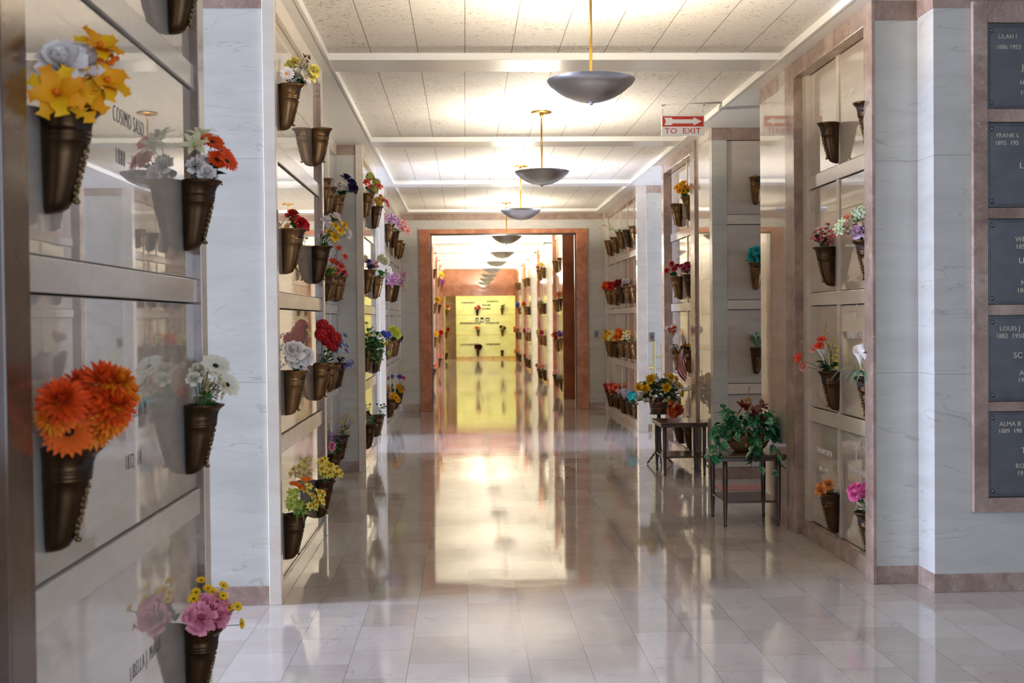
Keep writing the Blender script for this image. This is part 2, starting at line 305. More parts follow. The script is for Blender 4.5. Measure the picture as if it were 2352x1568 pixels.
def wicker_mat():
    m, nt, bs = newmat('woven_wicker'); v = coords(nt, (1, 1, 1))
    wv = N(nt, 'ShaderNodeTexWave'); wv.bands_direction = 'Z'; wv.inputs['Scale'].default_value = 26; wv.inputs['Distortion'].default_value = 1.2; wv.inputs['Detail Scale'].default_value = 6; nt.links.new(v, wv.inputs[0])
    c = ramp(nt, [(.2, H('3a2412')), (.6, H('8a6233')), (1, H('a97f48'))], wv.outputs[1]); nt.links.new(c, bs.inputs['Base Color']); bs.inputs['Roughness'].default_value = .6
    bump(nt, bs, wv.outputs[1], .6, .004); return m
M['wicker'] = wicker_mat()
V=[
('W1', (-1.005, 4.028, 2.743), 'empty bronze vase high on the near left wall, cut by the picture top', None, [], None, None),
('W1', (-1.005, 2.821, 2.016), 'large bronze vase holding yellow lilies, upper of the two nearest the camera', 'yellow lilies with two white roses and orange berries in the near left vase', [('starlily', 'yellow', 0.105, [(0.038, 0.075, 0.022), (0.12, 0.075, 0.013), (-0.0, 0.145, 0.062), (0.018, 0.138, 0.139), (0.02, 0.1, 0.019)]), ('rose', 'white', 0.1, [(0.087, 0.073, 0.097), (-0.029, 0.112, 0.098), (0.037, 0.099, 0.106)]), ('berry', 'orange', 0.035, [(-0.009, 0.144, 0.135), (-0.011, 0.155, 0.122), (0.05, 0.075, 0.075), (0.008, 0.133, 0.125)])], ('leaf', 'dkgreen', 12, 0.09), None),
('W1', (-1.005, 4.196, 2.01), 'bronze vase with orange daisies and white roses, far end of the near left wall', 'orange gerberas, white roses and spidery lilies, far end of near left wall', [('gerbera', 'orangered', 0.085, [(0.037, 0.112, 0.13), (0.008, 0.156, 0.066)]), ('gerbera', 'orangered', 0.08, [(0.021, 0.123, 0.07), (-0.018, 0.136, 0.104)]), ('rose', 'white', 0.065, [(0.051, 0.057, 0.048), (0.039, 0.091, 0.024), (0.012, 0.067, 0.065)]), ('lily', 'cream', 0.09, [(0.12, 0.069, 0.108), (0.024, 0.071, 0.152)])], ('leaf', 'dkgreen', 9, 0.06), None),
('W1', (-1.005, 2.79, 1.208), 'large bronze vase overflowing with orange chrysanthemums, lower of the two nearest the camera', 'big bunch of fiery orange chrysanthemums and a dark-centred daisy in the near left vase', [('mum', 'orangered', 0.125, [(-0.007, 0.084, 0.129), (0.031, 0.148, 0.146), (0.12, 0.084, 0.114), (-0.006, 0.115, 0.077), (0.041, 0.084, 0.096), (0.039, 0.17, 0.1)]), ('mum', 'orange', 0.1, [(0.008, 0.184, 0.124), (0.028, 0.182, 0.151), (0.04, 0.165, 0.07)]), ('gerbera', 'orange2', 0.12, [(0.072, 0.082, 0.041)]), ('mum', 'orange', 0.09, [(0.044, 0.13, 0.04), (0.12, 0.069, 0.082)])], ('leaf', 'dkgreen', 8, 0.08), None),
('W1', (-1.005, 4.178, 1.208), 'bronze vase near the far end of the left wall, holding cream anemones and dried sprays', "cream anemones with black centres above tan baby's breath", [('anemone', 'creamw', 0.1, [(0.034, 0.115, 0.135), (0.006, 0.148, 0.067)]), ('rose', 'creamw', 0.055, [(0.045, 0.057, 0.127), (0.094, 0.053, 0.096), (-0.022, 0.077, 0.121)]), ('floret', 'tan', 0.022, [(-0.019, 0.042, 0.093), (-0.013, 0.101, 0.091), (0.047, 0.075, 0.093), (0.005, 0.123, 0.089), (0.02, 0.088, 0.088), (-0.006, 0.139, 0.085), (0.011, 0.104, 0.085), (0.001, 0.063, 0.083), (-0.002, 0.12, 0.081), (0.017, 0.085, 0.08), (0.017, 0.142, 0.078), (0.042, 0.109, 0.078), (0.025, 0.067, 0.076), (0.044, 0.128, 0.075), (0.039, 0.089, 0.074), (0.049, 0.147, 0.072), (0.024, 0.104, 0.07), (-0.017, 0.056, 0.066), (0.039, 0.125, 0.067), (0.047, 0.089, 0.067), (0.042, 0.144, 0.064), (0.016, 0.1, 0.061), (0.027, 0.064, 0.061), (-0.013, 0.113, 0.057), (0.037, 0.085, 0.058), (0.016, 0.137, 0.055), (-0.007, 0.094, 0.052), (-0.025, 0.051, 0.05), (0.038, 0.122, 0.052), (0.049, 0.086, 0.051), (-0.023, 0.127, 0.045), (0.034, 0.101, 0.047), (0.003, 0.055, 0.044), (-0.018, 0.108, 0.041), (-0.006, 0.072, 0.04), (0.032, 0.137, 0.04), (0.04, 0.101, 0.04), (-0.026, 0.047, 0.035), (0.019, 0.114, 0.035), (-0.026, 0.066, 0.031), (0.027, 0.135, 0.032), (-0.004, 0.089, 0.029), (0.04, 0.061, 0.031), (0.048, 0.119, 0.029), (0.01, 0.072, 0.026), (0.05, 0.138, 0.026), (-0.005, 0.087, 0.021), (-0.024, 0.044, 0.019), (0.018, 0.111, 0.019), (-0.027, 0.062, 0.015), (-0.014, 0.123, 0.014), (0.003, 0.087, 0.014), (0.019, 0.054, 0.095), (-0.018, 0.103, 0.091), (-0.027, 0.062, 0.089), (0.039, 0.133, 0.09), (-0.005, 0.085, 0.087), (0.047, 0.058, 0.089), (0.042, 0.114, 0.086), (0.0, 0.066, 0.083), (0.007, 0.125, 0.081), (0.012, 0.087, 0.08), (0.022, 0.051, 0.08), (0.018, 0.107, 0.077), (0.015, 0.068, 0.076), (0.02, 0.126, 0.074), (0.045, 0.093, 0.074), (0.011, 0.143, 0.07), (0.004, 0.103, 0.069), (0.028, 0.069, 0.069), (-0.011, 0.118, 0.064), (-0.006, 0.08, 0.064), (0.048, 0.149, 0.064), (0.012, 0.102, 0.061), (0.014, 0.064, 0.06), (-0.029, 0.112, 0.056), (0.003, 0.08, 0.056), (0.016, 0.14, 0.055), (-0.028, 0.092, 0.051), (0.019, 0.064, 0.053), (0.021, 0.121, 0.051), (-0.025, 0.073, 0.047), (0.02, 0.14, 0.047), (0.007, 0.098, 0.045), (0.024, 0.063, 0.045), (-0.002, 0.115, 0.042), (0.027, 0.082, 0.042), (0.029, 0.14, 0.04), (-0.028, 0.089, 0.035), (-0.025, 0.051, 0.035)])], ('leaf', 'green', 6, 0.05), None),
('W1', (-1.005, 4.139, 0.414), 'lowest bronze vase on the near left wall, holding pink carnations', 'pink carnations with small yellow sunflower daisies on thin stems near the floor', [('carnation', 'pink', 0.11, [(0.051, 0.078, 0.083), (0.047, 0.11, 0.058), (0.12, 0.078, 0.063), (0.007, 0.085, 0.014), (0.017, 0.116, 0.074)]), ('daisyd', 'yellow', 0.038, [(-0.004, 0.054, 0.166), (0.038, 0.045, 0.134), (-0.005, 0.078, 0.136), (-0.0, 0.094, 0.124), (0.018, 0.135, 0.115), (0.072, 0.045, 0.119), (0.0, 0.133, 0.147), (0.032, 0.188, 0.079), (-0.028, 0.188, 0.003), (0.016, 0.155, 0.072), (0.029, 0.119, 0.092), (-0.005, 0.142, 0.06)])], ('leaf', 'green', 7, 0.06), None),
('L2', (-1.01, 6.444, 2.808), 'topmost bronze vase at the near edge of the second left wall bay, with daisies', 'white daisies and pale yellow roses in the topmost vase of the second left bay', [('rose', 'paleyellow', 0.06, [(-0.012, 0.086, 0.13), (0.034, 0.197, 0.072), (-0.011, 0.177, 0.05), (-0.015, 0.062, 0.111)]), ('daisy', 'white', 0.07, [(0.005, 0.155, 0.102), (0.04, 0.059, 0.028), (-0.022, 0.117, 0.036), (0.12, 0.059, 0.034), (-0.003, 0.082, 0.061), (0.037, 0.145, 0.033), (0.005, 0.117, 0.095)]), ('berry', 'brown', 0.02, [(0.038, 0.146, 0.152), (-0.016, 0.163, 0.155), (-0.003, 0.152, 0.132)])], ('leaf', 'dkgreen', 10, 0.07), None),
('L2', (-1.01, 7.823, 2.794), 'empty bronze vase jutting from the second left wall bay near the ceiling', None, [], None, None),
('L2', (-1.01, 6.485, 2.017), 'bronze vase holding red roses on the second left bay', 'dark red roses with green sprigs beside the first pier', [('rose', 'red', 0.06, [(0.022, 0.06, 0.078), (0.041, 0.11, 0.03), (0.006, 0.083, 0.043), (-0.012, 0.121, 0.02)])], ('leaf', 'green', 12, 0.06), None),
('L2', (-1.01, 7.74, 2.002), 'bronze vase holding yellow daffodils and pink blossom on the second left bay', 'yellow daffodils, white roses and pink blossom sprays spilling from a mirrored vase', [('daffodil', 'yellow', 0.075, [(-0.02, 0.113, 0.088), (0.012, 0.155, 0.129), (-0.015, 0.209, 0.136), (0.035, 0.15, 0.055), (0.037, 0.186, 0.098)]), ('rose', 'white', 0.06, [(-0.015, 0.235, 0.084), (-0.008, 0.159, 0.197), (0.035, 0.1, 0.17)]), ('floret', 'pinklt', 0.022, 26), ('floret', 'pinklt', 0.02, [(0.021, 0.255, 0.026), (0.035, 0.236, 0.046), (-0.002, 0.267, -0.004), (-0.02, 0.245, 0.009), (-0.007, 0.223, 0.02), (0.034, 0.077, 0.185), (-0.008, 0.06, 0.154), (-0.002, 0.052, 0.131), (0.003, 0.085, 0.165)])], ('leaf', 'green', 12, 0.08), None),
('L2', (-1.01, 6.496, 1.229), 'bronze vase holding white peonies on the second left bay', 'white peonies with green leaves beside the first pier', [('rose', 'white', 0.1, [(0.12, 0.073, 0.112), (0.003, 0.078, 0.049), (0.044, 0.118, 0.079), (0.065, 0.073, 0.07)]), ('rose', 'white', 0.07, [(0.12, 0.059, 0.128), (0.045, 0.128, 0.093)]), ('lily', 'white', 0.06, [(0.12, 0.055, 0.045)])], ('leaf', 'green', 8, 0.05), None),
('L2', (-1.01, 7.728, 1.225), 'bronze vase holding red geraniums and blue flowers on the second left bay', 'big red geranium head above clusters of small blue flowers', [('hydrangea', 'red', 0.085, [(0.049, 0.071, 0.255), (0.005, 0.103, 0.217), (0.046, 0.15, 0.171), (0.044, 0.093, 0.16), (0.106, 0.066, 0.198), (0.03, 0.131, 0.125)]), ('floret', 'blue', 0.034, [(0.037, 0.171, 0.127), (0.023, 0.191, 0.147), (0.012, 0.18, 0.14), (-0.007, 0.184, 0.128), (-0.003, 0.165, 0.155), (-0.012, 0.19, 0.14), (-0.025, 0.168, 0.111), (0.017, 0.161, 0.087), (-0.007, 0.151, 0.079), (0.035, 0.179, 0.112), (-0.026, 0.142, 0.093), (0.042, 0.181, 0.1), (0.025, 0.217, 0.074), (0.044, 0.213, 0.082), (0.042, 0.227, 0.072), (0.042, 0.22, 0.081), (0.016, 0.217, 0.073), (-0.029, 0.215, 0.087), (0.03, 0.212, 0.18), (-0.016, 0.201, 0.192), (-0.006, 0.213, 0.169), (0.023, 0.187, 0.188), (0.012, 0.206, 0.174), (0.003, 0.213, 0.184), (0.045, 0.224, 0.109), (0.019, 0.203, 0.112), (-0.003, 0.221, 0.102), (-0.01, 0.207, 0.111), (0.039, 0.196, 0.124), (0.008, 0.219, 0.118), (0.033, 0.136, 0.08), (-0.002, 0.151, 0.074), (-0.014, 0.138, 0.082), (0.013, 0.146, 0.071), (0.035, 0.149, 0.085), (-0.016, 0.142, 0.096), (0.033, 0.231, -0.005), (0.044, 0.265, -0.001), (0.034, 0.244, 0.014), (0.036, 0.247, -0.015), (-0.029, 0.25, -0.002), (0.02, 0.259, 0.011), (0.039, 0.205, -0.025), (-0.026, 0.201, -0.01), (-0.008, 0.192, -0.012), (-0.009, 0.216, 0.006), (0.012, 0.211, -0.021), (0.004, 0.214, -0.019)])], ('leaf', 'dkgreen', 16, 0.09), None),
('L2', (-1.01, 6.422, 0.435), 'bronze vase near the floor holding yellow-green narcissus, second left bay', 'yellow and lime narcissus bunch with long green strap leaves hanging down', [('daffodil', 'paleyellow', 0.045, [(0.008, 0.111, 0.132), (0.032, 0.139, 0.158), (-0.03, 0.18, 0.117), (-0.026, 0.187, 0.104), (-0.02, 0.146, 0.099), (-0.02, 0.175, 0.082), (-0.025, 0.21, 0.11), (0.048, 0.207, 0.093), (0.038, 0.142, 0.048), (-0.023, 0.16, 0.074), (0.01, 0.174, 0.059), (-0.005, 0.207, 0.062), (-0.005, 0.167, 0.037), (-0.002, 0.16, 0.045)]), ('daffodil', 'lime', 0.05, [(0.109, 0.05, 0.092), (0.017, 0.055, 0.095), (0.106, 0.05, 0.067), (0.078, 0.05, 0.053), (-0.004, 0.075, 0.061), (-0.02, 0.094, 0.047), (0.014, 0.078, 0.046), (0.027, 0.07, 0.027), (0.0, 0.103, 0.016), (-0.024, 0.119, 0.038), (0.079, 0.05, 0.132), (-0.0, 0.065, 0.124)]), ('daffodil', 'orange', 0.04, [(0.018, 0.111, 0.191), (0.033, 0.07, 0.169), (0.0, 0.132, 0.193), (0.034, 0.093, 0.155), (0.02, 0.049, 0.172)])], ('strap', 'green', 9, 0.14), None),
('L2', (-1.01, 7.763, 0.435), 'bronze vase near the floor holding pale yellow daffodils, second left bay', 'pale yellow daffodils reflected in the polished marble near the floor', [('daffodil', 'paleyellow', 0.06, [(0.12, 0.055, 0.138), (-0.0, 0.059, 0.14), (0.01, 0.088, 0.105), (0.026, 0.095, 0.095), (0.004, 0.11, 0.089), (0.026, 0.139, 0.078), (0.007, 0.082, 0.085), (-0.01, 0.068, 0.058), (0.12, 0.055, 0.089), (0.026, 0.06, 0.102), (-0.024, 0.125, 0.038), (0.004, 0.16, 0.047), (0.004, 0.097, 0.041), (0.04, 0.095, 0.053), (0.045, 0.066, 0.044), (0.013, 0.055, 0.049)])], ('strap', 'green', 4, 0.05), None),
('LR', (-1.27, 10.148, 2.746), 'narrow empty bronze vase, nearest on the recessed left wall', None, [], None, None),
('LR', (-1.27, 10.536, 2.715), 'empty bronze vase with hanging ring on the recessed left wall', None, [], None, None),
('LR', (-1.27, 11.261, 2.718), 'bronze vase holding a white carnation and dark blue flowers, recessed left wall', 'white carnation beside dark navy blooms on the recessed left wall', [('carnation', 'white', 0.09, [(0.042, 0.083, 0.092), (0.033, 0.116, 0.076)]), ('rose', 'navy', 0.09, [(-0.009, 0.133, 0.173), (0.007, 0.189, 0.121), (-0.02, 0.152, 0.073), (0.035, 0.208, 0.067)]), ('rose', 'crimson', 0.04, [(0.023, 0.206, 0.043)])], ('leaf', 'dkgreen', 8, 0.09), None),
('LR', (-1.27, 10.152, 1.904), 'bronze vase half hidden behind the daffodils, holding coral blossoms', 'coral red blossoms and white florets hanging behind the daffodils', [('rose', 'coral', 0.06, [(0.041, 0.178, 0.232), (0.033, 0.229, 0.157), (0.023, 0.164, 0.101), (0.029, 0.198, 0.074), (0.015, 0.125, 0.12)]), ('floret', 'white', 0.03, [(-0.022, 0.133, 0.16), (0.017, 0.212, 0.12), (-0.03, 0.237, 0.076), (-0.019, 0.16, 0.16), (0.032, 0.116, 0.176)])], ('leaf', 'green', 8, 0.07), None),
('LR', (-1.27, 10.586, 1.933), 'bronze vase topped with a pale yellow rosette on the recessed left wall', 'small pale yellow and white rosette filling a vase mouth', [('carnation', 'paleyellow', 0.07, [(-0.026, 0.07, 0.029), (0.12, 0.06, 0.023)])], None, None),
('LR', (-1.27, 11.326, 1.941), 'bronze vase holding small rose-pink flowers beside the second pier', 'rose-pink flowers with dark leaves beside the second pier', [('rose', 'rosepink', 0.05, [(-0.022, 0.063, 0.052), (0.04, 0.108, 0.036), (0.12, 0.05, 0.048)])], ('leaf', 'dkgreen', 8, 0.06), None),
('LR', (-1.27, 10.562, 1.104), 'bronze vase partly hidden behind the red geraniums', None, [], None, None),
('LR', (-1.27, 11.148, 1.102), 'bronze vase holding trailing blue flowers beside the second pier', 'small trailing blue flowers beside the second pier', [('floret', 'blue', 0.034, [(-0.028, 0.116, -0.034), (0.037, 0.144, -0.012), (-0.02, 0.129, -0.021), (0.038, 0.14, -0.03), (0.024, 0.091, -0.034), (0.037, 0.117, -0.047), (0.046, 0.116, -0.032), (0.016, 0.102, -0.057), (0.034, 0.163, -0.027), (-0.027, 0.18, 0.001), (0.031, 0.156, -0.014), (0.011, 0.185, -0.01), (0.027, 0.088, 0.02), (-0.021, 0.077, 0.025), (0.03, 0.095, 0.018), (0.045, 0.09, 0.027)])], ('leaf', 'dkgreen', 6, 0.06), None),
('LR', (-1.27, 10.644, 0.283), 'bronze vase near the floor holding purple flowers, recessed left wall', 'purple statice with a pink bloom near the floor of the recess', [('floret', 'purple', 0.04, [(0.12, 0.046, 0.157), (-0.004, 0.047, 0.16), (0.096, 0.046, 0.161), (0.036, 0.046, 0.138), (0.12, 0.046, 0.197), (-0.016, 0.101, 0.162), (-0.01, 0.099, 0.183), (0.019, 0.086, 0.151), (0.03, 0.077, 0.142), (0.001, 0.107, 0.183), (-0.001, 0.107, 0.118), (0.002, 0.151, 0.125), (-0.002, 0.117, 0.123), (0.003, 0.108, 0.133), (-0.023, 0.125, 0.117), (0.01, 0.047, 0.111), (0.048, 0.05, 0.104), (0.003, 0.049, 0.12), (0.03, 0.078, 0.097), (-0.017, 0.063, 0.11)]), ('rose', 'pink', 0.05, [(0.12, 0.05, 0.097), (0.12, 0.05, 0.071)])], ('leaf', 'green', 4, 0.05), None),
('LR', (-1.27, 11.299, 0.386), 'bronze vase near the floor holding yellow berries beside the second pier', 'yellow button flowers on dark foliage at the foot of the second pier', [('rose', 'yellow', 0.022, [(0.024, 0.078, 0.193), (0.011, 0.115, 0.205), (0.009, 0.148, 0.17), (0.021, 0.166, 0.137), (0.042, 0.063, 0.14), (-0.018, 0.09, 0.147), (-0.022, 0.123, 0.104), (0.03, 0.082, 0.066), (0.043, 0.125, 0.037)])], ('leaf', 'dkgreen', 26, 0.09), None),
('L3', (-1.03, 11.823, 2.799), 'bronze vase holding orange roses and green hydrangea, topmost beside the second pier', 'orange roses among lime hydrangea, topmost beyond the second pier', [('rose', 'coral', 0.06, [(0.12, 0.055, 0.101), (0.005, 0.093, 0.061), (0.028, 0.169, 0.071), (-0.015, 0.114, 0.143)]), ('hydrangea', 'lime', 0.08, [(-0.009, 0.08, 0.178), (-0.014, 0.149, 0.116), (0.017, 0.133, 0.042)]), ('berry', 'orange', 0.03, [(-0.005, 0.198, 0.071)])], ('leaf', 'dkgreen', 10, 0.07), None),
('L3', (-1.03, 12.99, 2.781), 'bronze vase holding mustard hydrangea and pink bloom beyond the second pier', 'mustard and orange hydrangea with a pink bloom beyond the second pier', [('hydrangea', 'mustard', 0.08, [(-0.011, 0.07, 0.079), (0.025, 0.112, 0.085), (0.046, 0.093, 0.034)]), ('carnation', 'salmon', 0.06, [(-0.006, 0.172, 0.019), (0.026, 0.16, 0.05)]), ('rose', 'crimson', 0.035, [(0.003, 0.101, 0.121), (0.038, 0.132, 0.073)])], ('leaf', 'green', 5, 0.05), None),
('L3', (-1.03, 11.869, 2.026), 'bronze vase holding dusty pink blossom beyond the second pier', 'dusty pink blossom sprays with a touch of violet beyond the second pier', [('floret', 'dustypink', 0.03, [(0.12, 0.041, 0.123), (-0.009, 0.093, 0.174), (-0.013, 0.119, 0.147), (-0.028, 0.144, 0.13), (0.008, 0.045, 0.084), (0.001, 0.075, 0.067), (-0.016, 0.1, 0.098), (-0.001, 0.053, 0.151), (-0.004, 0.089, 0.205), (0.032, 0.123, 0.18), (0.083, 0.041, 0.045), (0.049, 0.141, 0.081), (0.12, 0.041, 0.09)]), ('rose', 'violet', 0.05, [(0.018, 0.067, 0.03), (0.027, 0.05, 0.083)])], ('leaf', 'dkgreen', 6, 0.05), None),
('L3', (-1.03, 13.059, 2.0), 'bronze vase holding a cream hydrangea and white lilies beyond the second pier', 'round cream hydrangea over white lilies and broad leaves beyond the second pier', [('hydrangea', 'cream', 0.1, [(0.037, 0.109, 0.208), (0.036, 0.148, 0.179)]), ('lily', 'white', 0.09, [(0.015, 0.155, 0.087), (0.009, 0.174, 0.062)]), ('rose', 'pink', 0.04, [(0.12, 0.046, 0.145), (0.039, 0.05, 0.111)])], ('leaf', 'green', 10, 0.09), None),
('L3', (-1.03, 11.697, 1.233), 'bronze vase buried under a leafy green bush with tiny yellow roses', 'bushy green foliage with tiny pale yellow roses spilling over two vases', [('rose', 'paleyellow', 0.035, [(0.12, 0.044, 0.134), (0.029, 0.073, 0.128), (0.047, 0.179, 0.052), (0.007, 0.193, 0.012), (-0.012, 0.218, 0.033), (-0.011, 0.171, 0.126), (0.027, 0.255, -0.054), (0.024, 0.238, 0.051), (0.075, 0.044, 0.247)])], ('leaf', 'leafgreen', 150, 0.15), 'bush'),
('L3', (-1.03, 12.859, 1.171), 'bronze vase with only its foot showing below the leafy bush', 'bright blue cornflower cluster beside the leafy bush', [('hydrangea', 'blue', 0.06, [(0.038, 0.152, 0.178), (-0.011, 0.182, 0.187), (-0.015, 0.124, 0.197)])], ('leaf', 'leafgreen', 34, 0.1), None),
('L3', (-1.03, 11.688, 0.454), 'bronze vase near the floor with green leaves and one dark red bloom', 'green leaves with one dark red bloom near the floor', [('rose', 'maroon', 0.035, [(0.042, 0.044, 0.123), (-0.015, 0.052, 0.096)])], ('leaf', 'leafgreen', 34, 0.07), None),
('L3', (-1.03, 12.938, 0.453), 'bronze vase near the floor with ferny foliage and maroon buds', 'ferny green foliage dotted with maroon buds beside the blue-lit pier', [('rose', 'maroon', 0.022, [(0.026, 0.039, 0.119), (0.039, 0.084, 0.11), (0.042, 0.118, 0.119), (-0.01, 0.129, 0.091)])], ('leaf', 'green', 26, 0.08), None),
('L4', (-1.07, 15.889, 2.828), 'bronze vase holding striped purple lilies, topmost before the doorway wall', 'purple and white stargazer lilies, topmost before the doorway wall', [('lily', 'stargazer', 0.12, [(0.12, 0.082, 0.069), (-0.005, 0.119, 0.054), (0.004, 0.154, -0.001), (0.12, 0.082, 0.052)])], ('leaf', 'dkgreen', 5, 0.06), None),
('L4', (-1.07, 17.081, 2.818), 'bronze vase holding pink and red lilies before the doorway wall', 'pink and red lilies hanging outward before the doorway wall', [('lily', 'stargazer2', 0.12, [(-0.023, 0.135, 0.04), (-0.023, 0.186, 0.071), (0.037, 0.227, 0.002), (-0.007, 0.168, 0.122)])], ('leaf', 'dkgreen', 4, 0.05), None),
('L4', (-1.07, 17.968, 2.745), 'empty bronze vase, third of the top row before the doorway wall', None, [], None, None),
('L4', (-1.07, 18.644, 2.743), 'empty bronze vase, closest to the doorway wall on the left', None, [], None, None),
('L4', (-1.07, 15.785, 2.02), 'bronze vase holding violet-striped lilies at eye level before the doorway wall', 'violet-striped lilies at eye level before the doorway wall', [('lily', 'stargazer', 0.13, [(-0.001, 0.093, 0.101), (0.12, 0.087, 0.017), (0.024, 0.111, 0.052)]), ('rose', 'white', 0.04, [(0.098, 0.046, 0.097), (-0.003, 0.064, 0.16)])], ('leaf', 'green', 4, 0.05), None),
('L4', (-1.07, 17.031, 2.022), 'dark bronze vase holding lilies with white buds before the doorway wall', 'pink lilies with drooping white buds before the doorway wall', [('lily', 'stargazer', 0.12, [(0.005, 0.156, 0.121), (0.009, 0.13, 0.031), (-0.013, 0.181, 0.172)]), ('rose', 'creamw', 0.05, [(0.017, 0.226, 0.088), (0.046, 0.22, -0.016), (0.001, 0.193, -0.001)])], ('leaf', 'dkgreen', 4, 0.05), None),
('L4', (-1.07, 15.684, 1.227), 'bronze vase holding a lime chrysanthemum before the doorway wall', 'bright lime chrysanthemum head before the doorway wall', [('mum', 'limeyellow', 0.12, [(0.014, 0.097, 0.147), (-0.02, 0.147, 0.087), (-0.008, 0.125, 0.123)])], ('leaf', 'dkgreen', 8, 0.06), None),
('L4', (-1.07, 16.979, 1.223), 'bronze vase with dark purple leaves, beside the lime chrysanthemum', 'dark violet blooms just behind the lime chrysanthemum', [('rose', 'navy', 0.05, [(0.023, 0.137, 0.032), (-0.021, 0.121, -0.001)])], ('leaf', 'dkgreen', 4, 0.05), None),
('L4', (-1.07, 15.813, 0.427), 'bronze vase near the floor holding golden daisies before the doorway wall', 'golden yellow daisies near the floor, nearer of two bunches', [('mum', 'gold', 0.07, [(0.041, 0.062, 0.044), (0.043, 0.121, 0.032), (-0.022, 0.088, 0.064), (0.045, 0.145, -0.004)])], ('leaf', 'green', 4, 0.04), None),
('L4', (-1.07, 17.039, 0.439), 'bronze vase near the floor holding yellow mums before the doorway wall', 'yellow chrysanthemums near the floor by the doorway wall', [('mum', 'gold', 0.08, [(-0.0, 0.072, 0.09), (0.032, 0.125, 0.046), (0.031, 0.1, 0.078)])], ('leaf', 'green', 4, 0.04), None),
('L4', (-1.07, 17.846, 0.448), 'small bronze vase near the floor holding red and blue flowers by the doorway wall', 'red and blue artificial flowers at the foot of the doorway wall', [('rose', 'red', 0.07, [(-0.006, 0.107, 0.167)]), ('rose', 'blue', 0.07, [(0.12, 0.06, 0.197)])], ('leaf', 'dkgreen', 8, 0.04), None),
('R1', (2.36, 7.194, 2.715), 'empty bronze vase, upper left one on the near right wall', None, [], None, None),
('R1', (2.36, 6.515, 2.716), 'empty bronze vase, highest on the near right wall and cut by its frame', None, [], None, None),
('R1', (2.36, 7.294, 1.944), 'dark bronze vase holding magenta sweet peas on the near right wall', 'magenta and pink sweet pea blossoms on the near right wall', [('sweetpea', 'magenta', 0.035, [(-0.022, 0.119, 0.088), (-0.034, 0.095, 0.059), (0.009, 0.053, 0.076), (-0.049, 0.044, 0.049), (-0.047, 0.085, 0.039), (-0.024, 0.05, 0.029), (-0.013, 0.103, 0.041), (-0.075, 0.044, 0.083), (-0.01, 0.051, 0.107), (-0.033, 0.044, 0.133), (-0.027, 0.135, 0.051), (-0.11, 0.044, 0.053), (-0.015, 0.086, 0.102), (0.015, 0.054, 0.02), (-0.057, 0.044, 0.016), (-0.02, 0.082, 0.082)])], ('leaf', 'dkgreen', 5, 0.05), None),
('R1', (2.36, 6.538, 1.934), 'bronze vase holding cream and lilac roses on the near right wall', 'cream and lilac roses with greenish hydrangea on the near right wall', [('rose', 'creampeach', 0.075, [(0.016, 0.168, 0.079), (-0.041, 0.069, 0.096)]), ('rose', 'lilac', 0.075, [(-0.022, 0.108, 0.051)]), ('rose', 'peach', 0.045, [(0.02, 0.159, 0.134)]), ('hydrangea', 'greenwhite', 0.09, [(-0.045, 0.082, 0.163), (0.019, 0.093, 0.156)]), ('lily', 'greenwhite', 0.05, [(0.003, 0.218, 0.074), (-0.028, 0.21, 0.098), (-0.018, 0.212, 0.054)])], ('leaf', 'dkgreen', 18, 0.08), None),
('R1', (2.36, 7.2, 1.155), 'bronze vase holding a white calla, red gerberas and yellow foliage', 'red gerberas, a white calla lily and yellow-green foliage reaching out to the left', [('gerbera', 'red2', 0.055, [(-0.014, 0.116, 0.199), (-0.022, 0.132, 0.158), (-0.007, 0.261, 0.085)]), ('calla', 'white', 0.09, [(0.005, 0.102, 0.102)]), ('rose', 'salmonlt', 0.06, [(0.016, 0.224, 0.034), (0.025, 0.146, 0.143)]), ('floret', 'limeyellow', 0.034, [(-0.027, 0.067, 0.163), (-0.03, 0.052, 0.185), (-0.056, 0.043, 0.158), (-0.029, 0.06, 0.136), (-0.038, 0.043, 0.125), (-0.072, 0.043, 0.098), (-0.001, 0.054, 0.102), (-0.04, 0.05, 0.081), (-0.063, 0.043, 0.065), (-0.01, 0.051, 0.053), (-0.037, 0.043, 0.037), (-0.079, 0.043, 0.022), (-0.002, 0.043, 0.008), (0.003, 0.058, 0.074), (-0.089, 0.043, 0.131), (-0.031, 0.043, 0.201)]), ('twig', 'ochre', 0.1, [(-0.032, 0.085, 0.213), (-0.019, 0.073, 0.171)])], ('leaf', 'dkgreen', 10, 0.07), None),
('R1', (2.36, 6.533, 1.152), 'bronze vase holding white lilies with arching blades on the near right wall', 'white lilies with long arching green blades on the near right wall', [('calla', 'white', 0.09, [(-0.038, 0.111, 0.109), (0.003, 0.068, 0.133), (-0.061, 0.068, 0.095)]), ('lily', 'white', 0.07, [(0.0, 0.059, 0.1)])], ('strap', 'bluegreen', 10, 0.13), None),
('R1', (2.36, 7.22, 0.377), 'bronze vase near the floor holding peach roses on the near right wall', 'peach and orange roses near the floor on the right', [('rose', 'orangelt', 0.06, [(0.021, 0.103, 0.042), (-0.032, 0.075, 0.063), (-0.028, 0.127, 0.027), (0.015, 0.08, 0.026)])], ('leaf', 'dkgreen', 4, 0.05), None),
('R1', (2.36, 6.536, 0.374), 'bronze vase near the floor holding hot pink daisies, nearest on the right wall', 'hot pink daisies with dark leaves near the floor on the right', [('mum', 'hotpink', 0.06, [(0.015, 0.138, 0.125), (-0.003, 0.114, 0.14), (-0.029, 0.085, 0.118), (-0.035, 0.059, 0.123), (-0.03, 0.143, 0.099), (-0.017, 0.068, 0.146), (0.018, 0.086, 0.103)])], ('leaf', 'dkgreen', 14, 0.07), None),
('PF', (2.697, 10.61, 2.791), 'empty bronze vase with ring on the right pier facing the camera, topmost', None, [], None, None),
